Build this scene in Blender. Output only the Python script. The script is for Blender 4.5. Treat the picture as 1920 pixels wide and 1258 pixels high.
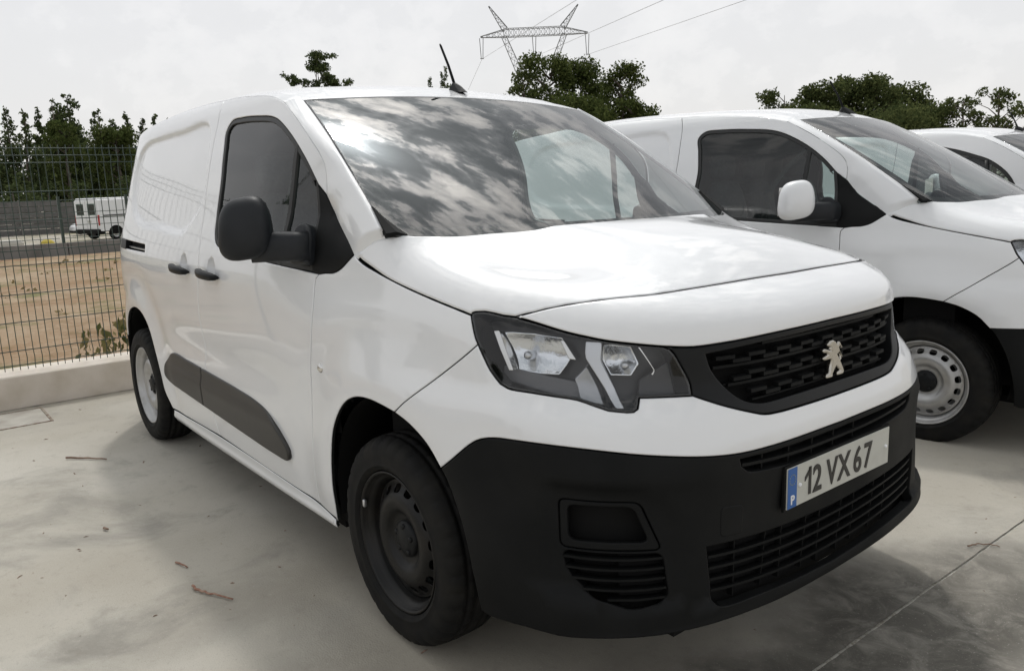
import bpy, bmesh, math, random
import numpy as np
from mathutils import Vector, Matrix
from mathutils.geometry import delaunay_2d_cdt
import mathutils

for o in list(bpy.data.objects): bpy.data.objects.remove(o)
scene = bpy.context.scene
COL = scene.collection
R = math.radians
PI = math.pi

# ------------------------------------------------------------------ camera
CAM = (2.016, -1.988, 1.370)
YAW, PITCH, ROLL = R(141.85), R(-10.61), R(-2.06)
cd = bpy.data.cameras.new('camera'); cam = bpy.data.objects.new('camera', cd); COL.objects.link(cam)
fw = Vector((math.cos(YAW)*math.cos(PITCH), math.sin(YAW)*math.cos(PITCH), math.sin(PITCH)))
rt = Vector((math.sin(YAW), -math.cos(YAW), 0)); upv = rt.cross(fw)
r2 = math.cos(ROLL)*rt + math.sin(ROLL)*upv; u2 = -math.sin(ROLL)*rt + math.cos(ROLL)*upv
cam.matrix_world = Matrix(((r2.x, u2.x, -fw.x, CAM[0]), (r2.y, u2.y, -fw.y, CAM[1]), (r2.z, u2.z, -fw.z, CAM[2]), (0, 0, 0, 1)))
cd.sensor_width = 36; cd.lens = 36*1501/1920; cd.clip_start = .05; cd.clip_end = 3000
scene.camera = cam

# ------------------------------------------------------------------ sky
SUN_AZ, SUN_EL = R(147), R(59)
w = bpy.data.worlds.new('World'); scene.world = w; w.use_nodes = True
nt = w.node_tree; nt.nodes.clear()
def nd(t, **kw):
    n = nt.nodes.new(t)
    for k, v in kw.items(): setattr(n, k, v)
    return n
def mth(op, a, b=None, c=None):
    n = nd('ShaderNodeMath', operation=op)
    for i, v in enumerate((a, b, c)):
        if v is None: continue
        if isinstance(v, (int, float)): n.inputs[i].default_value = v
        else: nt.links.new(v, n.inputs[i])
    return n.outputs[0]
L = nt.links.new
sky = nd('ShaderNodeTexSky', sky_type='NISHITA', sun_disc=False, sun_elevation=SUN_EL, sun_rotation=PI/2-SUN_AZ, air_density=1.2, dust_density=2.5)
tc = nd('ShaderNodeTexCoord'); sep = nd('ShaderNodeSeparateXYZ'); L(tc.outputs['Generated'], sep.inputs[0])
zc = mth('MAXIMUM', sep.outputs[2], 0.0)
den = mth('ADD', zc, .16)
comb = nd('ShaderNodeCombineXYZ'); L(mth('DIVIDE', sep.outputs[0], den), comb.inputs[0]); L(mth('DIVIDE', sep.outputs[1], den), comb.inputs[1])
n1 = nd('ShaderNodeTexNoise'); n1.inputs['Scale'].default_value = 12.5; n1.inputs['Detail'].default_value = 10; n1.inputs['Roughness'].default_value = .60; n1.inputs['Distortion'].default_value = .12
vsc = nd('ShaderNodeVectorMath', operation='MULTIPLY'); L(tc.outputs['Generated'], vsc.inputs[0]); vsc.inputs[1].default_value = (1, 1, 1.35)
L(vsc.outputs[0], n1.inputs['Vector'])
n2 = nd('ShaderNodeTexNoise'); n2.inputs['Scale'].default_value = 3.4; n2.inputs['Detail'].default_value = 3; L(vsc.outputs[0], n2.inputs['Vector'])
cl = mth('ADD', mth('MULTIPLY', n1.outputs[0], .75), mth('MULTIPLY', n2.outputs[0], .25))
ramp = nd('ShaderNodeValToRGB'); L(cl, ramp.inputs[0]); cr = ramp.color_ramp
cr.elements[0].position = .42; cr.elements[0].color = (.27, .295, .305, 1)
cr.elements[1].position = .64; cr.elements[1].color = (1.55, 1.50, 1.42, 1)
e = cr.elements.new(.49); e.color = (.44, .465, .475, 1)
e = cr.elements.new(.525); e.color = (.92, .91, .89, 1)
# haze towards the horizon
hz = nd('ShaderNodeMapRange', interpolation_type='SMOOTHSTEP'); L(zc, hz.inputs[0]); hz.inputs[1].default_value = .26; hz.inputs[2].default_value = .74; hz.inputs[3].default_value = .94; hz.inputs[4].default_value = 0.0
dot = nd('ShaderNodeVectorMath', operation='DOT_PRODUCT'); L(tc.outputs['Generated'], dot.inputs[0]); dot.inputs[1].default_value = (math.cos(SUN_AZ)*math.cos(SUN_EL), math.sin(SUN_AZ)*math.cos(SUN_EL), math.sin(SUN_EL))
d0 = mth('MAXIMUM', dot.outputs['Value'], 0.0)
glow = mth('ADD', mth('ADD', 1.0, mth('MULTIPLY', mth('POWER', d0, 9.0), 2.0)), mth('ADD', mth('MULTIPLY', mth('POWER', d0, 50.0), 4.0), mth('MULTIPLY', mth('POWER', d0, 500.0), 25.0)))
gl3 = nd('ShaderNodeCombineXYZ'); [L(glow, gl3.inputs[i]) for i in range(3)]
gm = nd('ShaderNodeMix', data_type='RGBA', blend_type='MULTIPLY'); gm.inputs['Factor'].default_value = 1; L(ramp.outputs[0], gm.inputs['A']); L(gl3.outputs[0], gm.inputs['B'])
mixh = nd('ShaderNodeMix', data_type='RGBA'); L(hz.outputs[0], mixh.inputs['Factor']); L(gm.outputs['Result'], mixh.inputs['A']); mixh.inputs['B'].default_value = (.85, .842, .846, 1)
sc10 = nd('ShaderNodeMix', data_type='RGBA', blend_type='MULTIPLY'); sc10.inputs['Factor'].default_value = 1; L(mixh.outputs['Result'], sc10.inputs['A']); sc10.inputs['B'].default_value = (10, 10, 10, 1)
mixs = nd('ShaderNodeMix', data_type='RGBA'); mixs.inputs['Factor'].default_value = .88; L(sky.outputs[0], mixs.inputs['A']); L(sc10.outputs['Result'], mixs.inputs['B'])
bg = nd('ShaderNodeBackground'); bg.inputs[1].default_value = .1; L(mixs.outputs['Result'], bg.inputs[0])
L(bg.outputs[0], nd('ShaderNodeOutputWorld').inputs[0])

# ------------------------------------------------------------------ sun (veiled by thin cloud)
sd = bpy.data.lights.new('sun', 'SUN'); sd.energy = 1.0; sd.angle = R(3.5); sd.color = (1, .965, .92)
sun = bpy.data.objects.new('sun', sd); COL.objects.link(sun)
sdir = Vector((math.cos(SUN_AZ)*math.cos(SUN_EL), math.sin(SUN_AZ)*math.cos(SUN_EL), math.sin(SUN_EL)))
sun.rotation_euler = sdir.to_track_quat('Z', 'Y').to_euler()

vs = scene.view_settings; vs.view_transform = 'Standard'; vs.look = 'None'; vs.exposure = .06; vs.gamma = 1; vs.use_curve_mapping = False
scene.render.engine = 'CYCLES'; scene.cycles.max_bounces = 8; scene.cycles.transparent_max_bounces = 24; scene.cycles.caustics_reflective = False; scene.cycles.caustics_refractive = False
scene.render.resolution_x = 1024; scene.render.resolution_y = 670

# ------------------------------------------------------------------ materials
MATS = {}
def mat(name, col=(.5, .5, .5), rough=.5, metal=0, spec=.5, coat=0, coatr=.03, noise=None, bump=None, emit=None, rvar=None):
    """noise=(scale, colour2, lo, hi, detail); bump=(scale, strength, distance)"""
    m = bpy.data.materials.new(name); m.use_nodes = True; t = m.node_tree; b = t.nodes['Principled BSDF']
    b.inputs['Base Color'].default_value = (*col, 1); b.inputs['Roughness'].default_value = rough; b.inputs['Metallic'].default_value = metal
    b.inputs['Specular IOR Level'].default_value = spec; b.inputs['Coat Weight'].default_value = coat; b.inputs['Coat Roughness'].default_value = coatr
    tcn = t.nodes.new('ShaderNodeTexCoord')
    if noise:
        n = t.nodes.new('ShaderNodeTexNoise'); n.inputs['Scale'].default_value = noise[0]; n.inputs['Detail'].default_value = noise[4] if len(noise) > 4 else 5
        t.links.new(tcn.outputs['Object'], n.inputs['Vector'])
        mr = t.nodes.new('ShaderNodeMapRange'); mr.inputs[1].default_value = noise[2]; mr.inputs[2].default_value = noise[3]; t.links.new(n.outputs[0], mr.inputs[0])
        mx = t.nodes.new('ShaderNodeMix'); mx.data_type = 'RGBA'; mx.inputs['A'].default_value = (*col, 1); mx.inputs['B'].default_value = (*noise[1], 1)
        t.links.new(mr.outputs[0], mx.inputs['Factor']); t.links.new(mx.outputs['Result'], b.inputs['Base Color'])
    if bump:
        n = t.nodes.new('ShaderNodeTexNoise'); n.inputs['Scale'].default_value = bump[0]; n.inputs['Detail'].default_value = 4; t.links.new(tcn.outputs['Object'], n.inputs['Vector'])
        bp = t.nodes.new('ShaderNodeBump'); bp.inputs['Strength'].default_value = bump[1]; bp.inputs['Distance'].default_value = bump[2]
        t.links.new(n.outputs[0], bp.inputs['Height']); t.links.new(bp.outputs[0], b.inputs['Normal'])
    if rvar:
        n = t.nodes.new('ShaderNodeTexNoise'); n.inputs['Scale'].default_value = rvar[0]; n.inputs['Detail'].default_value = 6; t.links.new(tcn.outputs['Object'], n.inputs['Vector'])
        mr = t.nodes.new('ShaderNodeMapRange'); mr.inputs[1].default_value = .35; mr.inputs[2].default_value = .65; mr.inputs[3].default_value = rvar[1]; mr.inputs[4].default_value = rvar[2]
        t.links.new(n.outputs[0], mr.inputs[0]); t.links.new(mr.outputs[0], b.inputs['Roughness'])
    MATS[name] = m; return m
def glass(name, tint, refl=1.5, rough=0.0):
    m = bpy.data.materials.new(name); m.use_nodes = True; t = m.node_tree; t.nodes.clear()
    tr = t.nodes.new('ShaderNodeBsdfTransparent'); tr.inputs[0].default_value = (*tint, 1)
    gl = t.nodes.new('ShaderNodeBsdfGlossy'); gl.inputs['Roughness'].default_value = rough
    ge = t.nodes.new('ShaderNodeNewGeometry'); dt = t.nodes.new('ShaderNodeVectorMath'); dt.operation = 'DOT_PRODUCT'; t.links.new(ge.outputs['Normal'], dt.inputs[0]); t.links.new(ge.outputs['Incoming'], dt.inputs[1])
    def mm(op, x, y):
        n = t.nodes.new('ShaderNodeMath'); n.operation = op
        for k, v in enumerate((x, y)):
            if v is None: continue
            if isinstance(v, (int, float)): n.inputs[k].default_value = v
            else: t.links.new(v, n.inputs[k])
        return n
    f0 = ((refl-1)/(refl+1))**2*1.6          # both faces of the pane
    fr = mm('ADD', f0, mm('MULTIPLY', 1-f0, mm('POWER', mm('SUBTRACT', 1.0, mm('ABSOLUTE', dt.outputs['Value'], None).outputs[0]).outputs[0], 5.0).outputs[0]).outputs[0])
    mx = t.nodes.new('ShaderNodeMixShader'); t.links.new(fr.outputs[0], mx.inputs[0]); t.links.new(tr.outputs[0], mx.inputs[1]); t.links.new(gl.outputs[0], mx.inputs[2])
    o = t.nodes.new('ShaderNodeOutputMaterial'); t.links.new(mx.outputs[0], o.inputs[0]); MATS[name] = m; return m
mat('paint', (.785, .795, .81), .35, coat=1, coatr=.04, noise=(3, (.77, .78, .795), .4, .7))
mat('plastic', (.0065, .0070, .0072), .62, spec=.14, bump=(900, .25, .0006), noise=(6, (.009, .0095, .0098), .4, .7), rvar=(5, .52, .68))
mat('plastic_smooth', (.007, .0075, .008), .45, spec=.22, noise=(8, (.010, .011, .012), .4, .7))
mat('mirror_black', (.010, .012, .0145), .5, spec=.3, bump=(700, .2, .0005), noise=(7, (.017, .019, .023), .4, .75))
mat('gloss_black', (.012, .012, .013), .12)
mat('rubber', (.0085, .0085, .0085), .75, spec=.2, noise=(14, (.016, .015, .013), .42, .7), bump=(220, .35, .001))
mat('rim_black', (.005, .005, .005), .42, spec=.3, noise=(11, (.013, .011, .009), .45, .75))
mat('rim_silver', (.46, .46, .46), .38, metal=.6, noise=(14, (.36, .35, .33), .45, .75))
mat('chrome', (.70, .69, .67), .14, metal=1)
mat('badge', (.50, .475, .43), .24, metal=1)
mat('reflector', (.80, .82, .85), .20, metal=1, bump=(38, .5, .006))
mat('satin', (.62, .63, .65), .3, metal=.85)
mat('lamp_dark', (.022, .022, .024), .35)
mat('lamp_grey', (.13, .13, .135), .35, metal=.3)
mat('turn_clear', (.45, .46, .48), .22, metal=.4)
mat('seal_and_gap_shade', (.012, .013, .013), .5)
mat('inner', (.010, .010, .010), .85, spec=.1)
mat('interior', (.026, .027, .029), .75, noise=(9, (.036, .037, .039), .4, .7))
mat('seat_fabric', (.026, .027, .030), .9, noise=(60, (.042, .044, .047), .4, .7))
mat('dash', (.085, .092, .09), .7, noise=(9, (.11, .118, .115), .4, .7))
mat('liner_light', (.42, .43, .43), .8)
mat('paper', (.75, .75, .73), .7)
mat('plate_white', (.50, .50, .46), .4, noise=(20, (.44, .44, .40), .45, .8))
mat('plate_blue', (.015, .10, .34), .4)
mat('plate_ink', (.020, .018, .016), .5)
mat('plate_star', (.18, .22, .20), .5)
mat('moulding', (.022, .021, .020), .42, spec=.5, noise=(5, (.030, .028, .025), .35, .7), bump=(700, .2, .0005))
mat('belt', (.018, .018, .019), .7)
mat('tail_red', (.42, .02, .02), .25)
glass('windscreen', (.90, .955, .94), 1.65)
glass('side_glass', (.62, .70, .68), 1.5)
glass('lens', (.90, .91, .92), 1.42)

# ------------------------------------------------------------------ object helpers
def link(o, parent=None):
    COL.objects.link(o)
    if parent: o.parent = parent
    return o
def tag(o, label=None, cat=None, group=None, kind=None):
    if label: o['label'] = label
    if cat: o['category'] = cat
    if group: o['group'] = group
    if kind: o['kind'] = kind
    return o
def thing(name, label, cat, loc=(0, 0, 0), rz=0, group=None):
    o = bpy.data.objects.new(name, None); o.location = loc; o.rotation_euler = (0, 0, rz); o.empty_display_size = .2
    link(o); return tag(o, label, cat, group)
def mesh_obj(name, V, F, m, parent=None, N=None, smooth=True, loc=None):
    me = bpy.data.meshes.new(name); me.from_pydata([tuple(v) for v in V], [], [tuple(f) for f in F])
    if isinstance(m, str): m = MATS[m]
    me.materials.append(m)
    if smooth: me.polygons.foreach_set('use_smooth', [True]*len(me.polygons))
    if getattr(F, 'deep', None) and m.name == 'paint':      # dark facing painted in for the shade inside panel gaps
        me.materials.append(MATS['seal_and_gap_shade']); mi = np.zeros(len(me.polygons), np.int32)
        for a, b in F.deep: mi[a:b] = 1
        me.polygons.foreach_set('material_index', mi)
    me.update()
    if N is not None: me.normals_split_custom_set_from_vertices([tuple(n) for n in N])
    o = bpy.data.objects.new(name, me)
    if loc is not None: o.location = loc
    return link(o, parent)
def mirrored(V, F, N=None):
    V = np.array(V, float).copy(); V[:, 1] *= -1; G = [tuple(reversed(f)) for f in F]
    if getattr(F, 'deep', None): G = Faces(G, F.deep)
    F = G
    if N is not None: N = np.array(N, float).copy(); N[:, 1] *= -1
    return V, F, N
class MB:
    """collects simple shapes for ONE mesh object"""
    def __init__(s): s.V = []; s.F = []
    def add(s, V, F):
        b = len(s.V); s.V += [tuple(v) for v in V]; s.F += [tuple(i+b for i in f) for f in F]; return s
    def box(s, x0, x1, y0, y1, z0, z1, T=None):
        V = [(x, y, z) for x in (x0, x1) for y in (y0, y1) for z in (z0, z1)]
        if T: V = [T @ Vector(v) for v in V]
        return s.add(V, [(0, 1, 3, 2), (4, 6, 7, 5), (0, 4, 5, 1), (2, 3, 7, 6), (0, 2, 6, 4), (1, 5, 7, 3)])
    def rbox(s, c, h, r=.3, n=6, T=None, e=4.0):
        """superellipsoid: soft-edged block"""
        V = []; F = []; nu = 4*n; nv = 2*n
        for j in range(nv+1):
            ph = -PI/2+PI*j/nv
            for i in range(nu):
                th = 2*PI*i/nu
                f = lambda v: math.copysign(abs(v)**(2/e), v)
                p = Vector((c[0]+h[0]*f(math.cos(ph))*f(math.cos(th)), c[1]+h[1]*f(math.cos(ph))*f(math.sin(th)), c[2]+h[2]*f(math.sin(ph))))
                V.append(T @ p if T else p)
        for j in range(nv):
            for i in range(nu): F.append((j*nu+i, j*nu+(i+1) % nu, (j+1)*nu+(i+1) % nu, (j+1)*nu+i))
        return s.add(V, F)
    def tube(s, pts, rad, n=8, caps=True):
        pts = [Vector(p) for p in pts]; V = []; F = []; up = None
        for i, p in enumerate(pts):
            d = (pts[min(i+1, len(pts)-1)]-pts[max(i-1, 0)]).normalized()
            if up is None: up = Vector((0, 0, 1)) if abs(d.z) < .9 else Vector((1, 0, 0))
            a = d.cross(up).normalized(); b = a.cross(d).normalized(); up = b
            r = rad[i] if hasattr(rad, '__len__') else rad
            for k in range(n): V.append(p+r*(math.cos(2*PI*k/n)*a+math.sin(2*PI*k/n)*b))
        for i in range(len(pts)-1):
            for k in range(n): F.append((i*n+k, i*n+(k+1) % n, (i+1)*n+(k+1) % n, (i+1)*n+k))
        if caps: F.append(tuple(range(n-1, -1, -1))); F.append(tuple((len(pts)-1)*n+k for k in range(n)))
        return s.add(V, F)
    def lathe(s, prof, n=48, axis='y', c=(0, 0, 0), mod=None):
        """prof: (radius, along) list"""
        V = []; F = []; m = len(prof)
        for i in range(n):
            a = 2*PI*i/n
            for j, (r, h) in enumerate(prof):
                if mod: r = mod(i, j, r)
                ca, sa = r*math.cos(a), r*math.sin(a)
                p = {'y': (ca, h, sa), 'x': (h, ca, sa), 'z': (ca, sa, h)}[axis]
                V.append((p[0]+c[0], p[1]+c[1], p[2]+c[2]))
        for i in range(n):
            for j in range(m-1): F.append((i*m+j, i*m+j+1, ((i+1) % n)*m+j+1, ((i+1) % n)*m+j))
        return s.add(V, F)
    def build(s, name, m, parent=None, smooth=False, loc=None, bevel=0):
        o = mesh_obj(name, s.V, s.F, m, parent, None, smooth, loc)
        if bevel:
            b = o.modifiers.new('bevel', 'BEVEL'); b.width = bevel; b.segments = 2; b.limit_method = 'ANGLE'
        return o
def fix_normals(o):
    bm = bmesh.new(); bm.from_mesh(o.data); bmesh.ops.recalc_face_normals(bm, faces=bm.faces); bm.to_mesh(o.data); bm.free(); return o
# ------------------------------------------------------------------ panel machinery
def catmull(P, d=.012, closed=False):
    P = [np.array(p, float) for p in P]
    if len(P) < 3 and not closed:
        n = max(1, int(np.linalg.norm(P[1]-P[0])/d)); return [P[0]+(P[1]-P[0])*i/n for i in range(n+1)]
    out = []; n = len(P); rng = range(n) if closed else range(n-1)
    for i in rng:
        p1, p2 = P[i], P[(i+1) % n]
        p0 = P[i-1] if (closed or i > 0) else 2*p1-p2
        p3 = P[(i+2) % n] if (closed or i < n-2) else 2*p2-p1
        t0 = 0; t1 = t0+np.linalg.norm(p1-p0)**.5+1e-9; t2 = t1+np.linalg.norm(p2-p1)**.5+1e-9; t3 = t2+np.linalg.norm(p3-p2)**.5+1e-9
        k = max(1, int(np.linalg.norm(p2-p1)/d))
        for j in range(k):
            t = t1+(t2-t1)*j/k
            A1 = (t1-t)/(t1-t0)*p0+(t-t0)/(t1-t0)*p1; A2 = (t2-t)/(t2-t1)*p1+(t-t1)/(t2-t1)*p2; A3 = (t3-t)/(t3-t2)*p2+(t-t2)/(t3-t2)*p3
            B1 = (t2-t)/(t2-t0)*A1+(t-t0)/(t2-t0)*A2; B2 = (t3-t)/(t3-t1)*A2+(t-t1)/(t3-t1)*A3
            out.append((t2-t)/(t2-t1)*B1+(t-t1)/(t2-t1)*B2)
    if not closed: out.append(P[-1])
    return out
def poly(*segs, d=.012):
    """joins smooth segments (corner at each joint) into one closed loop; a segment is a point list or (list, -1)"""
    out = []
    for s in segs:
        if isinstance(s, tuple) and len(s) == 2 and s[1] == -1: s = list(reversed(s[0]))
        if len(s) == 1: c = [np.array(s[0], float)]
        else: c = catmull(s, d)
        for p in c:
            if not out or np.linalg.norm(p-out[-1]) > 1e-5: out.append(p)
    if np.linalg.norm(out[0]-out[-1]) < 1e-5: out.pop()
    return np.array(out)
def rounded(pts, r=.01, n=5):
    """polygon with rounded corners"""
    P = [np.array(p, float) for p in pts]; out = []; N = len(P)
    for i in range(N):
        a, b, c = P[i-1], P[i], P[(i+1) % N]; u = a-b; v = c-b; lu = np.linalg.norm(u); lv = np.linalg.norm(v)
        k = min(r, lu*.45, lv*.45); p0 = b+u/lu*k; p2 = b+v/lv*k
        for j in range(n+1):
            t = j/n; out.append((1-t)**2*p0+2*t*(1-t)*b+t*t*p2)
    return np.array(out)
def densify(P, d):
    out = []
    for i in range(len(P)):
        a, b = P[i], P[(i+1) % len(P)]; k = max(1, int(np.linalg.norm(b-a)/d))
        for j in range(k): out.append(a+(b-a)*j/k)
    return np.array(out)
def area(P): x, y = P[:, 0], P[:, 1]; return .5*np.sum(x*np.roll(y, -1)-np.roll(x, -1)*y)
def inset(P, g):
    """P counter-clockwise, moved inwards by g"""
    a = P-np.roll(P, 1, 0); b = np.roll(P, -1, 0)-P
    a /= np.linalg.norm(a, axis=1, keepdims=True)+1e-12; b /= np.linalg.norm(b, axis=1, keepdims=True)+1e-12
    na = np.stack([-a[:, 1], a[:, 0]], 1); nb = np.stack([-b[:, 1], b[:, 0]], 1)
    n = na+nb; l = np.linalg.norm(n, axis=1, keepdims=True); n = n/np.maximum(l, .35)
    k = 1/np.maximum((n*na).sum(1, keepdims=True), .5)
    return P+n*g*k
def inside(P, X):
    x, y = X[:, 0], X[:, 1]; r = np.zeros(len(X), bool); n = len(P)
    for i in range(n):
        x1, y1 = P[i-1]; x2, y2 = P[i]
        c = ((y1 > y) != (y2 > y)); 
        if y2 != y1: r ^= c & (x < (x2-x1)*(y-y1)/(y2-y1)+x1)
    return r
def sdist(P, X):
    """unsigned distance to the polyline"""
    d = np.full(len(X), 1e9)
    for i in range(len(P)):
        a, b = P[i-1], P[i]; ab = b-a; l = ab@ab+1e-15
        t = np.clip(((X-a)@ab)/l, 0, 1); d = np.minimum(d, np.hypot(*(X-a-t[:, None]*ab).T))
    return d
def sdf(P, X): d = sdist(P, X); return np.where(inside(P, X), -d, d)
def normals(S, X, h=8e-4):
    a = S(X[:, 0]+h, X[:, 1])-S(X[:, 0]-h, X[:, 1]); b = S(X[:, 0], X[:, 1]+h)-S(X[:, 0], X[:, 1]-h)
    n = np.cross(a, b); n /= np.linalg.norm(n, axis=1, keepdims=True)+1e-12; return n
def tri(loops, pts, out_mask):
    V = []; E = []
    for lp in loops:
        b = len(V); V += [tuple(p) for p in lp]; E += [(b+i, b+(i+1) % len(lp)) for i in range(len(lp))]
    V += [tuple(p) for p in pts]
    r = delaunay_2d_cdt([Vector(v) for v in V], E, [], 0, 1e-6)
    X = np.array([tuple(v) for v in r[0]]); F = np.array([tuple(f) for f in r[2]])
    c = X[F].mean(1); k = inside(loops[0], c)
    for h in loops[1:]: k &= ~inside(h, c)
    return X, F[k]
DEEP = []
class Faces(list):
    """face list that remembers which faces line the panel gaps"""
    def __init__(s, f, deep): super().__init__(f); s.deep = list(deep)
def panel_data(outline, S, step=.03, holes=(), gap=.0019, depth=.014, edge=.0035, rnd=.0013, sign=1, extra=(), off=0.0, outer=True):
    O = np.array(outline, float)
    if area(O) < 0: O = O[::-1]
    H = []
    for h in holes:
        h = np.array(h, float)
        if area(h) > 0: h = h[::-1]
        H.append(h)
    loops = [O]+H
    bnd = [inset(l, gap) for l in loops]; inn = [inset(l, gap+edge) for l in loops]
    if not outer: inn[0] = O.copy()
    lo, hi = O.min(0), O.max(0)
    gx = np.arange(lo[0]+step/2, hi[0], step); gy = np.arange(lo[1]+step/2, hi[1], step)
    G = np.stack(np.meshgrid(gx, gy), -1).reshape(-1, 2)
    G[:, 0] += np.where((np.round((G[:, 1]-lo[1])/step).astype(int) % 2) == 0, step/4, -step/4)
    for (cx, cy, rx, ry, st) in extra:
        g = np.stack(np.meshgrid(np.arange(cx-rx, cx+rx, st), np.arange(cy-ry, cy+ry, st)), -1).reshape(-1, 2)
        G = G[~((abs(G[:, 0]-cx) < rx+st) & (abs(G[:, 1]-cy) < ry+st))]; G = np.vstack([G, g])
    k = inside(inn[0], G); 
    for h in inn[1:]: k &= ~inside(h, G)
    G = G[k]
    if len(G):
        dd = np.min([sdist(l, G) for l in inn], 0); G = G[dd > np.minimum(step*.45, .01)]
    X, F = tri(inn, G, None)
    P = S(X[:, 0], X[:, 1]); N = normals(S, X)*sign
    P = P+N*off
    V = list(P); NN = list(N); FF = [tuple(f) if sign > 0 else tuple(reversed(f)) for f in F]
    # edge rings
    DEEP.clear()
    for li, l in enumerate(bnd):
        if li == 0 and not outer: continue
        Pi = S(inn[li][:, 0], inn[li][:, 1]); Ni = normals(S, inn[li])*sign; Pi = Pi+Ni*off
        Pb = S(l[:, 0], l[:, 1]); Nb = normals(S, l)*sign; Pb = Pb+Nb*off
        o = Pb-Pi; o -= (o*Nb).sum(1, keepdims=True)*Nb; o /= np.linalg.norm(o, axis=1, keepdims=True)+1e-12
        base = len(V); n = len(l)
        rings = [(Pi, Ni), (Pb-Nb*rnd, Nb*.6+o*.8), (Pb-Nb*(rnd*2.5)+o*.0002, o), (Pb-Nb*depth, o)]
        for (pp, nn) in rings:
            V += list(pp); nn = nn/np.linalg.norm(nn, axis=1, keepdims=True); NN += list(nn)
        for k in range(3):
            if k == 2: DEEP.append((len(FF), len(FF)+n))
            for i in range(n):
                j = (i+1) % n; a, b, c, d = base+k*n+i, base+k*n+j, base+(k+1)*n+j, base+(k+1)*n+i
                FF.append((d, c, b, a) if sign > 0 else (a, b, c, d))
    return np.array(V), Faces(FF, DEEP), np.array(NN)
def panel(name, outline, S, m, parent, mirror=False, **kw):
    V, F, N = panel_data(outline, S, **kw)
    if mirror: V, F, N = mirrored(V, F, N)
    return mesh_obj(name, V, F, m, parent, N)
def both(name, outline, S, m, parent, **kw):
    V, F, N = panel_data(outline, S, **kw)
    a = mesh_obj(name, V, F, m, parent, N); b = mesh_obj(name, *mirrored(V, F, N)[:2], m, parent, mirrored(V, F, N)[2]); return a, b
def rbf(P, z, reg=2e-4):
    """thin plate spline z(x,y)"""
    P = np.array(P, float); z = np.array(z, float); n = len(P)
    def K(a, b):
        r2 = ((a[:, None]-b[None])**2).sum(-1); return np.where(r2 > 1e-14, .5*r2*np.log(r2+1e-30), 0)
    A = np.zeros((n+3, n+3)); A[:n, :n] = K(P, P)+np.diag(np.broadcast_to(reg, n)); A[:n, n] = 1; A[:n, n+1:] = P; A[n:, :n] = A[:n, n:].T
    c = np.linalg.solve(A, np.r_[z, 0, 0, 0])
    def f(x, y):
        x = np.asarray(x, float); X = np.stack([x.ravel(), np.asarray(y, float).ravel()], 1)
        return (K(X, P)@c[:n]+c[n]+X@c[n+1:]).reshape(x.shape)
    return f

def polyfit2(P, z, w, nx, ny, sx, ox):
    """smooth least-squares surface, even in y"""
    P = np.array(P, float)
    def B(x, y):
        u = (np.asarray(x, float)-ox)/sx; v = np.asarray(y, float)**2
        return np.stack([u**i*v**j for i in range(nx+1) for j in range(ny+1) if i+j <= max(nx, ny)], -1)
    A = B(P[:, 0], P[:, 1]); W_ = np.sqrt(np.asarray(w))[:, None]; n = A.shape[1]
    c = np.linalg.solve((A*W_).T@(A*W_)+1e-6*np.eye(n), (A*W_).T@(np.asarray(z)*W_[:, 0]))
    return lambda x, y: B(x, y)@c

# ---- body surface maths (van frame: x forward, y left, z up, origin under front axle) ----
def pch(xs,ys):
    """monotone cubic interpolator"""
    xs=np.array(xs,float); ys=np.array(ys,float); h=np.diff(xs); d=np.diff(ys)/h
    m=np.zeros(len(xs)); m[0]=d[0]; m[-1]=d[-1]
    for i in range(1,len(xs)-1):
        if d[i-1]*d[i]>0:
            w1=2*h[i]+h[i-1]; w2=h[i]+2*h[i-1]; m[i]=(w1+w2)/(w1/d[i-1]+w2/d[i])
    def f(x):
        x=np.clip(np.asarray(x,float),xs[0],xs[-1]); i=np.clip(np.searchsorted(xs,x)-1,0,len(xs)-2)
        t=(x-xs[i])/h[i]
        return (1+2*t)*(1-t)**2*ys[i]+t*(1-t)**2*h[i]*m[i]+t*t*(3-2*t)*ys[i+1]+t*t*(t-1)*h[i]*m[i+1]
    return f
def sstep(a,b,x):
    t=np.clip((np.asarray(x,float)-a)/(b-a),0,1); return t*t*(3-2*t)
# half width at mid body
HALF=pch([.18,.24,.30,.40,.55,.75,.95,1.05,1.12,1.20,1.30,1.40,1.50,1.60,1.68,1.72,1.76,1.78,1.80,1.82],
         [.862,.876,.888,.897,.903,.905,.902,.896,.886,.869,.846,.826,.804,.775,.748,.734,.712,.695,.665,.60])
# half width at the front axle / nose
HALFN=pch([.18,.24,.30,.40,.55,.75,.88,.95,1.0,1.05,1.10,1.16,1.2,1.30],
          [.860,.872,.882,.892,.897,.897,.886,.874,.862,.847,.835,.825,.81,.76])
NOSE=pch([.18,.22,.26,.29,.32,.40,.50,.57,.66,.72,.76,.80,.84,.90,.96,1.0,1.02,1.05,1.075,1.10,1.12,1.16],
         [.79,.845,.892,.902,.898,.902,.907,.912,.920,.922,.912,.900,.888,.882,.882,.880,.876,.855,.818,.755,.70,.6])
EXPO=pch([.2,.3,.6,.72,.80,.88,1.0,1.1],[4.9,4.8,3.95,3.75,3.6,3.05,2.95,2.9])
XC=-.30
def half(x,z):
    w=sstep(-1.0,-.1,x)
    s=HALF(z)*(1-w)+HALFN(z)*w
    # rear narrowing
    r=np.clip((-2.0-np.asarray(x,float))/1.515,0,.9999); n=4.7+1.5*(1-sstep(1.05,1.6,z))
    k=(1-r**n)**(1/n)
    return s*k*(1-.018*sstep(-1.8,-3.4,x))
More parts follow.
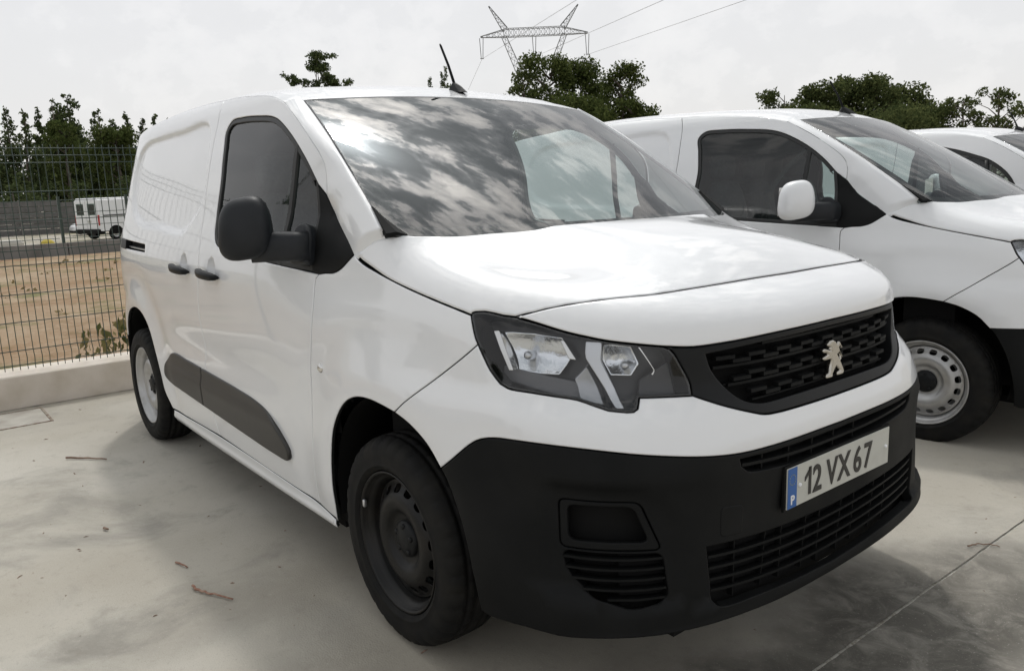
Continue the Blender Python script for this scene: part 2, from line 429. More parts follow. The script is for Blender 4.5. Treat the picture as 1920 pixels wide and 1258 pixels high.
def arch_flare(x,z):
    d=0
    for xc,R0 in ((0.0,.40),(-2.785,.40)):
        r=np.hypot(np.asarray(x)-xc,(np.asarray(z)-.36))
        d=d+.012*np.exp(-((r-.43)/.075)**2)-.006*np.exp(-((r-.60)/.07)**2)
    return d*sstep(.2,.4,z)*(1-sstep(.95,1.05,z))
def wrap(q,z,disp=True):
    """q<=0: metres back along the side from XC; q in 0..pi/2: angle from the side to the nose centre (y<=0);
       beyond pi/2 mirrored to y>0"""
    q=np.asarray(q,float); z=np.asarray(z,float); q,z=np.broadcast_arrays(q,z)
    sg=np.where(q>PI/2,1.,-1.); q=np.where(q>PI/2,PI-q,q)
    th=np.clip(q,0,PI/2)
    xs=np.where(q<0,XC+q,XC)
    # front
    A=NOSE(z)-XC; n=EXPO(z)
    S=half(XC,z)
    r=((np.sin(th)/A)**n+(np.cos(th)/S)**n)**(-1/n)
    xf=XC+r*np.sin(th)
    for _ in range(2):
        S=half(np.minimum(xf,0.3),z)
        r=((np.sin(th)/A)**n+(np.cos(th)/S)**n)**(-1/n); xf=XC+r*np.sin(th)
    x=np.where(q<=0,xs,xf); y=np.where(q<=0,half(xs,z),r*np.cos(th))
    if disp: y=y+arch_flare(x,z)*np.where(q>0,np.cos(th)**.5,1)
    return np.stack([x,sg*y,z],-1)
def wrap_n(q,z,h=1e-3):
    a=wrap(q+h,z)-wrap(q-h,z); b=wrap(q,np.asarray(z)+h)-wrap(q,np.asarray(z)-h)
    n=np.cross(a,b); n/=np.linalg.norm(n,axis=-1,keepdims=True); return n
WXC=pch([1.10,1.20,1.30,1.40,1.50,1.60,1.724,1.80],[.37,.21,.046,-.125,-.303,-.49,-.745,-.92])
def wind(y,z):
    y=np.asarray(y,float); z=np.asarray(z,float)
    K=.34+(.227-.34)*(z-1.3)/.424
    return np.stack([WXC(z)-K*y*y, y+0*z, z+0*y],-1)
def wind_n(y,z,h=1e-3):
    a=wind(y+h,z)-wind(y-h,z); b=wind(y,np.asarray(z)+h)-wind(y,np.asarray(z)-h)
    n=np.cross(a,b); return n/np.linalg.norm(n,axis=-1,keepdims=True)

CURVES={'arch_b': [(0.4045, 0.7507), (0.4729, 0.7315), (0.5422, 0.6928), (0.5911, 0.6365)],
 'arch_bb': [(0.5911, 0.6365), (0.6073, 0.6146), (0.6494, 0.5136), (0.679, 0.3741), (0.6889, 0.2638)],
 'arch_f': [(0.4045, 0.7507), (0.3264, 0.759), (0.2547, 0.7622), (0.1737, 0.753), (0.0986, 0.7257), (0.0355, 0.6787), (-0.0158, 0.6151),
            (-0.05, 0.5227), (-0.0714, 0.4228), (-0.0819, 0.32), (-0.0986, 0.2591)],
 'arch_r': [(-2.8709, 0.5653), (-2.7485, 0.6719), (-2.6306, 0.7326), (-2.4864, 0.7693), (-2.3746, 0.7777), (-2.2691, 0.7562), (-2.1849, 0.6933),
            (-2.105, 0.5886), (-2.0573, 0.4805), (-2.0309, 0.3685), (-1.9917, 0.301)],
 'b_gap': [(-1.3046, 1.7777), (-1.2769, 1.7209), (-1.265, 1.6095), (-1.2611, 1.5014), (-1.2675, 1.3887), (-1.2732, 1.2897), (-1.2773, 1.1911),
           (-1.2756, 1.1387), (-1.2834, 1.023), (-1.2954, 0.9517), (-1.3063, 0.8556), (-1.2978, 0.7942), (-1.292, 0.7127), (-1.3056, 0.6129),
           (-1.3145, 0.5121), (-1.3073, 0.4456), (-1.2737, 0.3942), (-1.2375, 0.3078)],
 'black_top': [(0.5911, 0.6365), (0.6235, 0.6662), (0.6727, 0.7187), (0.6888, 0.7326), (0.705, 0.7414), (0.7225, 0.7475), (0.7441, 0.7519),
               (0.8235, 0.7566), (0.9314, 0.7536), (1.0533, 0.7392), (1.1588, 0.7234), (1.2285, 0.7156), (1.3269, 0.7121), (1.5165, 0.7099),
               (1.596, 0.7083)],
 'door_front': [(-0.1529, 1.1045), (-0.1686, 1.0888), (-0.1651, 0.9957), (-0.1683, 0.8818), (-0.1821, 0.7888), (-0.1922, 0.7032), (-0.2125, 0.4611),
                (-0.2172, 0.3706), (-0.2229, 0.2886)],
 'door_top': [(-1.3046, 1.7777), (-1.1739, 1.7754), (-0.9352, 1.7581), (-0.7062, 1.7316), (-0.5562, 1.6935), (-0.4555, 1.6455), (-0.3631, 1.5933),
              (-0.2856, 1.5426), (-0.2207, 1.4934), (-0.191, 1.4573), (-0.1794, 1.4223), (-0.178, 1.3876), (-0.1785, 1.358)],
 'fb_gap': [(0.4045, 0.7507), (0.4603, 0.7938), (0.5316, 0.847), (0.5985, 0.8971), (0.6514, 0.937), (0.6761, 0.9574), (0.6916, 0.971)],
 'gmesh': [(1.1874, 0.9523), (1.31, 0.9642), (1.5575, 0.966), (1.5755, 0.9654)],
 'gmeshb': [(1.1874, 0.9523), (1.2019, 0.9089), (1.2335, 0.8694), (1.2699, 0.8306), (1.3069, 0.8192), (1.4099, 0.817), (1.5488, 0.8177),
            (1.5806, 0.8182)],
 'grille_low': [(1.1486, 0.8594), (1.2071, 0.8312), (1.272, 0.804), (1.3098, 0.7903), (1.3414, 0.7865), (1.4643, 0.783), (1.5812, 0.7812)],
 'gutter': [(-1.3046, 1.7777), (-1.4832, 1.7875), (-1.6865, 1.7906), (-1.8936, 1.7898), (-2.0463, 1.7825)],
 'handles': [(-1.6119, 1.0437), (-1.3633, 1.0485), (-1.2454, 1.044), (-0.9749, 1.0434), (-0.1099, 0.7978)],
 'hl_bowl1': [(0.7412, 1.0133), (0.8139, 1.0153), (0.8817, 1.0058), (0.9005, 0.9547), (0.8739, 0.9126), (0.8263, 0.9122), (0.7753, 0.9141),
              (0.7544, 0.9683)],
 'hl_bowl2': [(0.9755, 0.9895), (1.0326, 0.9831), (1.0497, 0.9379), (1.0318, 0.911), (0.989, 0.9132), (0.9713, 0.9478)],
 'hl_drl': [(0.9406, 0.9962), (0.9746, 0.9952), (0.9701, 0.9478), (1.0114, 0.8464), (0.9941, 0.8467), (0.9389, 0.9531), (0.9377, 0.9675)],
 'hl_in': [(1.1486, 0.8594), (1.1486, 0.8831), (1.1336, 0.9242), (1.1173, 0.9601), (1.1091, 0.9721), (1.0945, 0.9794)],
 'hl_line': [(1.0469, 0.9827), (1.0493, 0.9826), (1.0828, 0.9217), (1.0725, 0.9078), (1.0784, 0.9214)],
 'hl_low': [(0.9783, 0.8381), (1.025, 0.8347), (1.0343, 0.8408), (1.0414, 0.8627)],
 'hl_low2': [(1.0414, 0.8627), (1.0948, 0.8615), (1.1486, 0.8594)],
 'hl_outa': [(0.6675, 1.0415), (0.6723, 1.0236), (0.6835, 0.9875), (0.6916, 0.971)],
 'hl_outb': [(0.6916, 0.971), (0.7104, 0.9357), (0.7253, 0.9095), (0.7391, 0.8926), (0.7512, 0.8795), (0.7699, 0.8715), (0.8244, 0.8673),
             (0.8754, 0.8631), (0.9207, 0.8582), (0.9483, 0.8488), (0.9783, 0.8381)],
 'hl_strip1': [(0.7199, 1.0117), (0.7363, 1.0144), (0.7422, 1.0001), (0.7738, 0.9139), (0.7618, 0.9127), (0.7387, 0.9639)],
 'hl_strip2': [(0.8815, 0.9986), (0.8918, 0.999), (0.9178, 0.9481), (0.9004, 0.9503)],
 'hl_top': [(0.6675, 1.0415), (0.6702, 1.047), (0.6796, 1.0509), (0.7067, 1.0536), (0.733, 1.0511), (0.758, 1.0469), (0.7886, 1.0454)],
 'hl_turn': [(0.9113, 0.903), (0.9381, 0.9328), (0.9723, 0.8577), (0.9221, 0.8681)],
 'hood_side': [(0.0671, 1.1765), (0.0856, 1.1659), (0.1379, 1.1486), (0.2293, 1.1289), (0.365, 1.1024), (0.5013, 1.0767), (0.6107, 1.0547),
               (0.6675, 1.0415)],
 'intake_l': [(1.157, 0.4949), (1.1728, 0.3461), (1.286, 0.3234), (1.4548, 0.307), (1.6545, 0.2994), (1.8874, 0.2979), (1.9936, 0.3006)],
 'intake_lt': [(1.157, 0.4949), (1.2303, 0.4886), (1.4042, 0.4723), (1.6398, 0.458), (1.8438, 0.4615), (1.9997, 0.4669)],
 'intake_u': [(1.2368, 0.6955), (1.2427, 0.6776), (1.2529, 0.6665), (1.3363, 0.6515), (1.6081, 0.6322), (1.828, 0.6483), (1.9509, 0.6639)],
 'lion': [(1.5133, 0.9238), (1.5232, 0.9315), (1.5326, 0.9337), (1.5434, 0.9298), (1.549, 0.9231), (1.5547, 0.9189), (1.5564, 0.9244),
          (1.5612, 0.9254), (1.5664, 0.9213), (1.5699, 0.9123), (1.5733, 0.9046), (1.5698, 0.9043), (1.565, 0.9113), (1.5607, 0.9101),
          (1.5658, 0.8976), (1.5726, 0.8822), (1.5702, 0.875), (1.5649, 0.8709), (1.5726, 0.8541), (1.5755, 0.8408), (1.5709, 0.8335),
          (1.5485, 0.8343), (1.5501, 0.8422), (1.5613, 0.8449), (1.5608, 0.8476), (1.5456, 0.8601), (1.537, 0.8511), (1.5278, 0.8417),
          (1.525, 0.8329), (1.5027, 0.8344), (1.5054, 0.8438), (1.5152, 0.8461), (1.5198, 0.8583), (1.5304, 0.8775), (1.5259, 0.8828),
          (1.5006, 0.8833), (1.4961, 0.8879), (1.498, 0.8913), (1.5166, 0.8953), (1.5097, 0.903), (1.4985, 0.9044), (1.4954, 0.91), (1.4998, 0.9143),
          (1.5092, 0.9125), (1.5265, 0.9055), (1.5274, 0.9073), (1.5205, 0.9117), (1.5261, 0.9139), (1.524, 0.9174), (1.5183, 0.9178)],
 'lionhole': [(1.5541, 0.8908), (1.561, 0.8946), (1.5677, 0.8831), (1.5625, 0.8777)],
 'mirrorbase': [(-0.4115, 1.2568), (-0.3278, 1.2469), (-0.2636, 1.2212), (-0.21, 1.1788), (-0.1895, 1.1447), (-0.2153, 1.1312)],
 'mould': [(-1.7985, 0.6137), (-1.5702, 0.6127), (-1.3116, 0.6046), (-0.9034, 0.5909), (-0.7028, 0.578), (-0.5806, 0.5543), (-0.4717, 0.4959),
           (-0.408, 0.4422), (-0.4075, 0.4154), (-0.426, 0.4003), (-0.5495, 0.3967), (-0.8201, 0.4051), (-1.3756, 0.427), (-1.7361, 0.441),
           (-1.918, 0.4468), (-1.9648, 0.4737), (-1.9642, 0.5077), (-1.9319, 0.5544)],
 'panel_gap': [(0.7886, 1.0454), (0.8847, 1.0717), (1.003, 1.0878), (1.1002, 1.0926), (1.2154, 1.099), (1.3938, 1.1036), (1.5739, 1.1032)],
 'panel_low': [(0.7886, 1.0454), (0.8331, 1.0353), (0.908, 1.0136), (0.9456, 1.0047), (0.9822, 0.9963), (1.0391, 0.9874), (1.0945, 0.9794)],
 'panel_low2': [(1.0945, 0.9794), (1.1551, 0.9736), (1.2205, 0.9762), (1.3633, 0.983), (1.5576, 0.9857), (1.5824, 0.9862)],
 'pod': [(0.8706, 0.5922), (0.8754, 0.6131), (0.8869, 0.6224), (1.0226, 0.6239), (1.0408, 0.5977), (1.0624, 0.5153), (0.8726, 0.5126)],
 'podlow': [(0.8755, 0.5041), (0.8865, 0.4474), (0.9137, 0.4134), (0.9518, 0.392), (0.9992, 0.3701), (1.1257, 0.3325)],
 'podslatR': [(1.0624, 0.5114), (1.0657, 0.4715), (1.0701, 0.4309), (1.0728, 0.3899)],
 'rail': [(-2.8098, 1.1484), (-2.179, 1.1324), (-2.1692, 1.0915), (-2.7699, 1.098)],
 'recess': [(-1.3917, 1.6779), (-1.3128, 1.5262), (-1.311, 1.3666), (-1.4525, 1.2548), (-1.5598, 1.2074), (-1.9232, 1.217), (-2.342, 1.2337),
            (-2.5334, 1.2916), (-2.6184, 1.3796), (-2.6454, 1.4983), (-2.5969, 1.6141), (-2.4581, 1.6642), (-2.1791, 1.6797), (-1.8002, 1.6846)],
 'sail_edge': [(-0.1785, 1.358), (-0.1244, 1.2952), (-0.0343, 1.2341), (0.0671, 1.1765)],
 'sail_low': [(0.0671, 1.1765), (0.0376, 1.1593), (0.0102, 1.1434), (-0.0283, 1.1231), (-0.068, 1.1126), (-0.1098, 1.1103), (-0.1529, 1.1045)],
 'sill': [(-1.8457, 0.2423), (-0.7368, 0.2487), (-0.0863, 0.2695)],
 'sill_top': [(-1.7726, 0.3138), (-1.2375, 0.3078), (-0.2229, 0.2886)],
 'towcov': [(1.1833, 0.5904), (1.2424, 0.5795), (1.2429, 0.5026), (1.1849, 0.5153)],
 'window': [(-1.1134, 1.3054), (-1.102, 1.4362), (-1.1198, 1.5533), (-1.1375, 1.634), (-1.099, 1.6716), (-0.9805, 1.6779), (-0.7836, 1.6671),
            (-0.6512, 1.6524), (-0.5619, 1.6277), (-0.4218, 1.5585), (-0.315, 1.4804), (-0.2305, 1.3941)]}
DEBUG = False
C_ = {k: [np.array(p) for p in v] for k, v in CURVES.items()}
def seg(k): return C_[k]
def rv(l): return list(reversed(list(l)))
def mirq(l): return [np.array((PI-p[0], p[1])) for p in reversed(list(l))]
def sym(half):
    """half loop from right to the centre line -> add the mirrored half"""
    return half+mirq(half)
def side_disp(q, z):
    q = np.asarray(q, float); z = np.asarray(z, float); sh = q.shape
    X = np.stack([q.ravel(), z.ravel()], 1)
    s = sdf(RECESS, X).reshape(sh)
    d = -.019*sstep(.016, -.030, s)
    d = d-.010*np.exp(-((z-.70)/.075)**2)*sstep(-2.0, -1.6, q)*sstep(-.25, -.6, q)
    for hq in (-1.11, -1.487):
        r = ((q-hq)/.050)**2+((z-1.068)/.050)**2
        d = d-.020*np.clip(1-r, 0, 1)**.8
    return d
RECESS = np.array(catmull(seg('recess'), .04, True))
def side(q, z):
    P = wrap(q, z); P[..., 1] -= side_disp(q, z); return P
def build_van(root, variant='A'):
    W = wrap
    par = root
    # ---- curves used by several panels
    T = seg('door_top')[-1]
    win = seg('window'); Wend = win[-1]
    belt = [win[0], (-1.108, 1.22), (-1.085, 1.18), (-1.03, 1.160), (-.90, 1.148), (-.55, 1.128), (-.30, 1.114), (-.20, 1.108), seg('sail_low')[-1]]
    dbot = seg('door_front')[-1]
    # ---- fender
    arch_f = seg('arch_f')
    fender = poly(seg('door_front'), [dbot, arch_f[-1]+np.array((-.0, .012))], rv(arch_f), seg('fb_gap'), rv(seg('hl_outa')), rv(seg('hood_side')), seg('sail_low'))
    if variant == 'A': both('front_fender', fender, W, 'paint', par, step=.028)
    # ---- upper bumper (painted band)
    ctr = PI/2
    def toc(l, z): 
        l = [p for p in l if p[0] < ctr-.02]; return l+[np.array((ctr, z))]
    low_edge = toc(seg('black_top'), .709)
    if variant == 'B': low_edge = [seg('black_top')[0], np.array((.68, .642)), np.array((.80, .648)), np.array((1.0, .655)), np.array((1.3, .66)), np.array((ctr, .66))]
    gl = toc(seg('grille_low'), .782)
    top_half = list(catmull(rv(seg('arch_b'))))+list(catmull(seg('fb_gap')))[1:]+list(catmull(seg('hl_outb')))[1:]+list(catmull(seg('hl_low')))[1:]+list(catmull(seg('hl_low2')))[1:]+list(catmull(gl))[1:]
    lowp = list(catmull(low_edge))
    bot = lowp+mirq(lowp)[1:]                      # right arch -> centre -> left arch
    upper = np.array(top_half+mirq(top_half)[1:]+rv(bot)[1:-1])
    if variant != 'C': panel('bumper_band', upper, W, 'paint', par, step=.026)
    # ---- lower bumper (black) with intakes
    bb = seg('arch_bb')
    und = [bb[-1], np.array((.71, .258)), np.array((.772, .266)), np.array((.864, .286)), np.array((.962, .300)), np.array((1.07, .302)), np.array((1.2, .295)), np.array((1.4, .280)), np.array((ctr, .275))]
    lowhalf = list(catmull(bb))+list(catmull(und))[1:]
    lower = np.array(lowhalf+mirq(lowhalf)[1:]+rv(bot)[1:-1])
    if variant == 'B': panel('front_bumper', lower, W, 'plastic', par, step=.03, depth=.03); return root
    FIELD = rounded([(.845, .36), (.845, .655), (.88, .668), (1.06, .652), (1.10, .60), (1.11, .36)], .03)
    def bumpS(q, z):
        q = np.asarray(q, float); z = np.asarray(z, float); qq = np.where(q > PI/2, PI-q, q)
        X = np.stack([qq.ravel(), z.ravel()], 1); sd_ = sdf(FIELD, X).reshape(q.shape)
        d = -.014*sstep(.012, -.022, sd_)*(1-.75*sstep(.98, 1.10, qq))+.016*sstep(.352, .330, z-.06*sstep(1.25, .9, qq))*sstep(.78, .90, qq)+.006*np.exp(-((z-.685)/.022)**2)*sstep(.8, .95, qq)*sstep(1.24, 1.1, qq)
        n = normals(W, np.stack([q.ravel(), z.ravel()], 1)).reshape(q.shape+(3,)); return W(q, z)+n*d[..., None]
    if variant == 'C': return rounded_door(par, win, dbot)
    iu_top = [np.array((1.232, .700)), np.array((1.33, .696)), np.array((1.45, .694)), np.array((ctr, .693))]
    iu_bot = [np.array((1.232, .700)), np.array((1.236, .682)), np.array((1.252, .666)), np.array((1.336, .652)), np.array((1.45, .642)), np.array((ctr, .638))]
    h1 = list(catmull(iu_bot)); h1t = list(catmull(iu_top)); hole_u = np.array(h1+mirq(h1)[1:]+rv(h1t+mirq(h1t)[1:])[1:-1])
    il_top = [np.array((1.157, .495)), np.array((1.23, .488)), np.array((1.404, .472)), np.array((ctr, .464))]
    il_bot = [np.array((1.157, .495)), np.array((1.166, .40)), np.array((1.175, .345)), np.array((1.286, .325)), np.array((1.42, .310)), np.array((ctr, .303))]
    h2 = list(catmull(il_bot)); h2t = list(catmull(il_top)); hole_l = np.array(h2+mirq(h2)[1:]+rv(h2t+mirq(h2t)[1:])[1:-1])
    pod = rounded([(.871, .508), (.871, .625), (1.024, .625), (1.064, .508)], .016)
    podlow = rounded([(.876, .500), (1.064, .500), (1.075, .385), (1.0, .372), (.93, .40), (.886, .45)], .02)
    mp = lambda h: np.array(mirq([np.array(p) for p in h]))
    fb = panel('front_bumper', lower, bumpS, 'plastic', par, step=.026, holes=[hole_u, hole_l, densify(pod, .02), densify(podlow, .02), mp(densify(pod, .02)), mp(densify(podlow, .02))], depth=.03)
    # tow-eye cover: fine outline groove shown by a slightly proud cap
    panel('tow_cover', rounded([(1.185, .51), (1.185, .592), (1.245, .582), (1.245, .503)], .014), bumpS, 'plastic', fb, step=.02, off=.0015, depth=.004, edge=.002, rnd=.001)
    # recess floors and slats
    def shifted(d): return lambda q, z: W(q, z)+normals(W, np.stack([np.ravel(q), np.ravel(z)], 1)).reshape(np.shape(q)+(3,))*(-d)
    back = panel('intake_backing', np.array(sym_loop([(.98, .52), (1.18, .53), (1.2, .71), (ctr, .71)], [(.98, .315), (1.1, .30), (1.2, .262), (1.3, .245), (ctr, .236)])), shifted(.034), 'inner', fb, step=.06, depth=.003)
    def bar(name, pts, hgt, dep, parent, m='plastic', off0=-.006, mirror=False, tilt=0.0):
        """slat that follows the surface: pts in (q,z), rectangular section"""
        c = np.array(catmull(pts, .03)); P = W(c[:, 0], c[:, 1]); N = normals(W, c)
        N[:, 2] *= .3; N /= np.linalg.norm(N, axis=1, keepdims=True)
        V = []; F = []; n = len(c); up = np.array((0, 0, 1.))
        tang = np.gradient(P, axis=0); tang /= np.linalg.norm(tang, axis=1, keepdims=True)
        U = np.cross(N, tang); U *= np.sign(U[:, 2:3]+1e-9) if abs(U[:, 2]).mean() > .3 else 1
        for i in range(n):
            a = P[i]+N[i]*off0; b = P[i]+N[i]*(off0-dep)-U[i]*tilt
            V += [a+U[i]*hgt*.35, a-U[i]*hgt*.35, b-U[i]*hgt*.5, b+U[i]*hgt*.5]
        for i in range(n-1):
            for k in range(4): F.append((i*4+k, i*4+(k+1) % 4, (i+1)*4+(k+1) % 4, (i+1)*4+k))
        F += [(0, 1, 2, 3), (4*n-1, 4*n-2, 4*n-3, 4*n-4)]
        V = np.array(V)
        if mirror: V[:, 1] *= -1
        o = mesh_obj(name, V, F, m, parent, None, False); fix_normals(o); return o
    def full(pts): return pts+[(PI-q, z) for q, z in reversed(pts)]
    bar('intake_slat', full([(1.240, .682), (1.33, .674), (1.45, .667), (1.5, .666)]), .011, .022, fb)
    for k in range(1, 5):
        t = k/5
        f = lambda a, b: a*(1-t)+b*t
        bar('intake_slat', full([(1.160+.012*t, f(.495, .345)), (1.28, f(.4835, .326)), (1.404, f(.472, .311)), (1.5, f(.467, .305))]), .010, .022, fb, tilt=.004)
    for qv in (1.30, 1.385, 1.47, 1.555, 1.64):
        bar('intake_rib', [(qv, .695), (qv, .64)], .006, .018, fb, off0=-.012)
    for i, qv in enumerate((1.235, 1.31, 1.385, 1.46, 1.535, 1.61, 1.685, 1.76, 1.835)):
        zt = .464+abs(qv-ctr)*.07; zb = .303+abs(qv-ctr)*.085
        sh = .02*(i % 2)
        bar('intake_rib', [(qv+sh, zt), (qv+sh*.5, zb)], .005, .016, fb, off0=-.014)
    for mi in (False, True):
        # pod: framed pocket
        fr = panel('fog_pocket_frame', densify(pod, .02), bumpS, 'plastic', fb, mirror=mi, holes=[densify(rounded([(.888, .528), (.888, .612), (1.012, .612), (1.040, .528)], .016), .02)], gap=.001, off=-.0015, depth=.012)
        pk = panel('fog_pocket', densify(pod, .03), shifted(.06), 'inner', fb, mirror=mi, depth=.003, step=.04)
        panel('lower_pocket', densify(podlow, .03), shifted(.05), 'inner', fb, mirror=mi, depth=.003, step=.05)
        for zz, q0, q1 in ((.487, .880, 1.066), (.462, .884, 1.068), (.437, .895, 1.070), (.412, .915, 1.072), (.388, .96, 1.074)):
            bar('pocket_slat', [(q0, zz), ((q0+q1)/2, zz), (q1, zz)], .008, .028, fb, mirror=mi, off0=-.008, tilt=.004)
    # ---- front panel under the bonnet edge
    pg = toc(seg('panel_gap'), 1.1035)
    pl = list(catmull(seg('panel_low')))+list(catmull(toc(seg('panel_low2'), .985)))[1:]
    pgc = list(catmull(pg))
    fp = np.array(pl+mirq(pl)[1:]+rv(pgc+mirq(pgc)[1:])[1:-1])
    def lipS(q, z):
        P = W(q, z); return P
    panel('front_panel', fp, lipS, 'paint', par, step=.024, off=.003, gap=.003)
    # ---- grille surround with mesh opening
    pl2 = list(catmull(toc(seg('panel_low2'), .985))); hin = list(catmull(rv(seg('hl_in')))); glc = list(catmull(gl))
    half = rv(pl2)+hin[1:]+glc[1:]
    sur = np.array(half+mirq(half)[1:-1])
    gt = list(catmull([np.array((1.187, .952)), np.array((1.31, .962)), np.array((1.45, .966)), np.array((ctr, .967))]))
    gb = list(catmull([np.array((1.187, .952)), np.array((1.197, .915)), np.array((1.225, .872)), np.array((1.262, .836)), np.array((1.305, .820)), np.array((1.41, .817)), np.array((ctr, .817))]))
    ghole = np.array(gb+mirq(gb)[1:]+rv(gt+mirq(gt)[1:])[1:-1])
    gs = panel('grille', sur, W, 'plastic_smooth', par, step=.024, holes=[ghole], depth=.04, off=-.004)
    panel('grille_backing', np.array(sym_loop([(1.16, .99), (ctr, .99)], [(1.16, .80), (ctr, .79)])), shifted(.05), 'inner', gs, step=.05, depth=.003)
    mesh_in = inset(ghole if area(ghole) > 0 else ghole[::-1], .004)
    def inside1(q, z): return inside(mesh_in, np.array([[q, z]]))[0]
    for zb in (.947, .902, .857):
        # long bar above, staggered blocks below
        for (dz, hh) in ((.012, .010),):
            ok = [q for q in np.linspace(1.18, PI-1.18, 90) if inside1(q, zb+dz)]
            if len(ok) > 4: bar('grille_bar', [(ok[0], zb+dz)]+[(q, zb+dz) for q in ok[4:-4:6]]+[(ok[-1], zb+dz)], hh, .018, gs, 'plastic', off0=-.016)
        qs = np.arange(ctr-.42, ctr+.43, .042)
        for i, q in enumerate(qs):
            z0 = zb-.010-(.011 if i % 2 else 0)
            if inside1(q-.02, z0) and inside1(q+.02, z0) and inside1(q, z0-.006):
                bar('grille_block', [(q-.0235, z0), (q, z0), (q+.0235, z0)], .013, .02, gs, 'plastic', off0=-.010)
        ok = [q for q in np.linspace(1.18, PI-1.18, 90) if inside1(q, zb-.032)]
        if len(ok) > 4: bar('grille_bar', [(ok[0], zb-.032)]+[(q, zb-.032) for q in ok[4:-4:6]]+[(ok[-1], zb-.032)], .006, .015, gs, 'plastic', off0=-.022)
    # ---- emblem
    li = np.array(seg('lion'))+np.array((.036, -.004)); lh = np.array(seg('lionhole'))+np.array((.036, -.004))
    li = ctr+(li-np.array((ctr, .88)))*np.array((1.03, 1))+np.array((0, .88-ctr)) if False else li
    panel('emblem', li, W, 'badge', gs, step=.006, holes=[lh], gap=.0002, edge=.0032, rnd=.0030, depth=.014, off=.008)
    # ---- number plate
    px = .926
    np_ = MB().box(px-.004, px, -.26, .26, .529, .639).build('number_plate', 'plate_white', par, bevel=.0015)
    MB().box(px-.012, px-.0045, -.266, .266, .523, .645).build('plate_holder', 'plastic', np_)
    MB().box(px+.0004, px+.0012, -.2585, -.218, .5305, .6375).build('country_band', 'plate_blue', np_)
    def text(s, size, x, y, z, m, name, sx=1.0, ext=.0008):
        cu = bpy.data.curves.new('t', 'FONT'); cu.body = s; cu.size = size; cu.align_x = 'CENTER'; cu.extrude = ext; cu.offset = .0016 if size > .05 else .0008
        ob = bpy.data.objects.new('t', cu); COL.objects.link(ob)
        dg = bpy.context.evaluated_depsgraph_get(); me = bpy.data.meshes.new_from_object(ob.evaluated_get(dg)); bpy.data.objects.remove(ob)
        me.materials.clear(); me.materials.append(MATS[m])
        for v in me.vertices:
            a, b, c = v.co; v.co = (x+c, y+a*sx, z+b)
        o = bpy.data.objects.new(name, me); link(o, np_); return o
    m1 = MB().box(px+.0004, px+.002, -.163, -.152, .547, .622); m1.add([(px+.0004, -.157, .622), (px+.002, -.157, .622), (px+.002, -.181, .598), (px+.0004, -.181, .598), (px+.0004, -.163, .604), (px+.002, -.163, .604), (px+.002, -.181, .587), (px+.0004, -.181, .587)], [(1, 2, 6, 5), (0, 1, 2, 3), (3, 2, 6, 7), (7, 6, 5, 4)]); m1.build('plate_character', 'plate_ink', np_)
    for ch, yy in ( ('2', -.122), ('V', -.050), ('X', .012), ('6', .083), ('7', .138)):
        text(ch, .104, px+.0012, yy, .547, 'plate_ink', 'plate_character', .86 if ch in '1267' else .84)
    text('P', .034, px+.0018, -.238, .541, 'paint', 'plate_character')
    for k in range(12):
        a = 2*PI*k/12; MB().lathe([(.0001, px+.0016), (.0024, px+.0016), (.0024, px+.0010)], 5, 'x', (0, -.238+.0135*math.sin(a), .606+.0135*math.cos(a))).build('country_star', 'plate_star', np_)
    for yy in (-.205, .238):
        MB().lathe([(.0001, px+.006), (.004, px+.0055), (.006, px+.003), (.006, px)], 14, 'x', (0, yy, .584)).build('plate_bolt', 'paint', np_, smooth=True)
    # ---- headlights
    hl = poly(seg('hl_outa'), seg('hl_outb'), seg('hl_low'), seg('hl_low2'), seg('hl_in'), rv(seg('panel_low')), rv(seg('hl_top')))
    def lampS(d): return shifted(d)
    for mi in (False, True):
        hs = panel('headlight', hl, lampS(.085), 'lamp_dark', par, mirror=mi, step=.03, depth=.004)
        # bezel walls: rim frame between lens and housing
        big = inset(hl if area(hl) > 0 else hl[::-1], .007)
        panel('lamp_bezel', hl, W, 'gloss_black', hs, mirror=mi, holes=[big], gap=.001, off=-.004, depth=.085, step=.02)
        panel('lens', hl, W, 'lens', hs, mirror=mi, gap=.001, off=-.0015, depth=.004, step=.03)
        def inlay(key, m, d, bowl=0, dep=.03, name='reflector'):
            o = np.array(seg(key)); c = o.mean(0); s = (o.max(0)-o.min(0))/2
            def S(q, z):
                r = ((np.asarray(q)-c[0])/s[0])**2+((np.asarray(z)-c[1])/s[1])**2
                dd = d+bowl*np.clip(1-r*.62, 0, 1)
                X = np.stack([np.ravel(q), np.ravel(z)], 1)
                return W(q, z)-normals(W, X).reshape(np.shape(q)+(3,))*np.asarray(dd)[..., None]
            return panel(name, densify(rounded(o, .004, 3), .012), S, m, hs, mirror=mi, gap=.0005, step=.012, depth=dep, edge=.002)
        inlay('hl_bowl1', 'reflector', .040, .035, .004)
        inlay('hl_bowl2', 'reflector', .036, .035, .004)
        inlay('hl_strip1', 'chrome', .024, 0, .03, 'lamp_strip'); inlay('hl_strip2', 'chrome', .030, 0, .03, 'lamp_strip')
        inlay('hl_drl', 'satin', .016, 0, .035, 'lamp_strip'); inlay('hl_turn', 'turn_clear', .030, .01, .03, 'turn_lamp')
        inlay('hl_line', 'chrome', .026, 0, .01, 'lamp_strip')
        for (q, z) in ((.80, .955), (1.02, .935)):      # bulbs
            P = W(np.array([q]), np.array([z]))[0]; n = normals(W, np.array([[q, z]]))[0]; a = P-n*.085; b = P-n*.045
            if mi: a[1] *= -1; b[1] *= -1
            MB().tube([a, b, b+(b-a)*.1], [.012, .011, .004], 12).build('bulb', 'satin', hs, True)
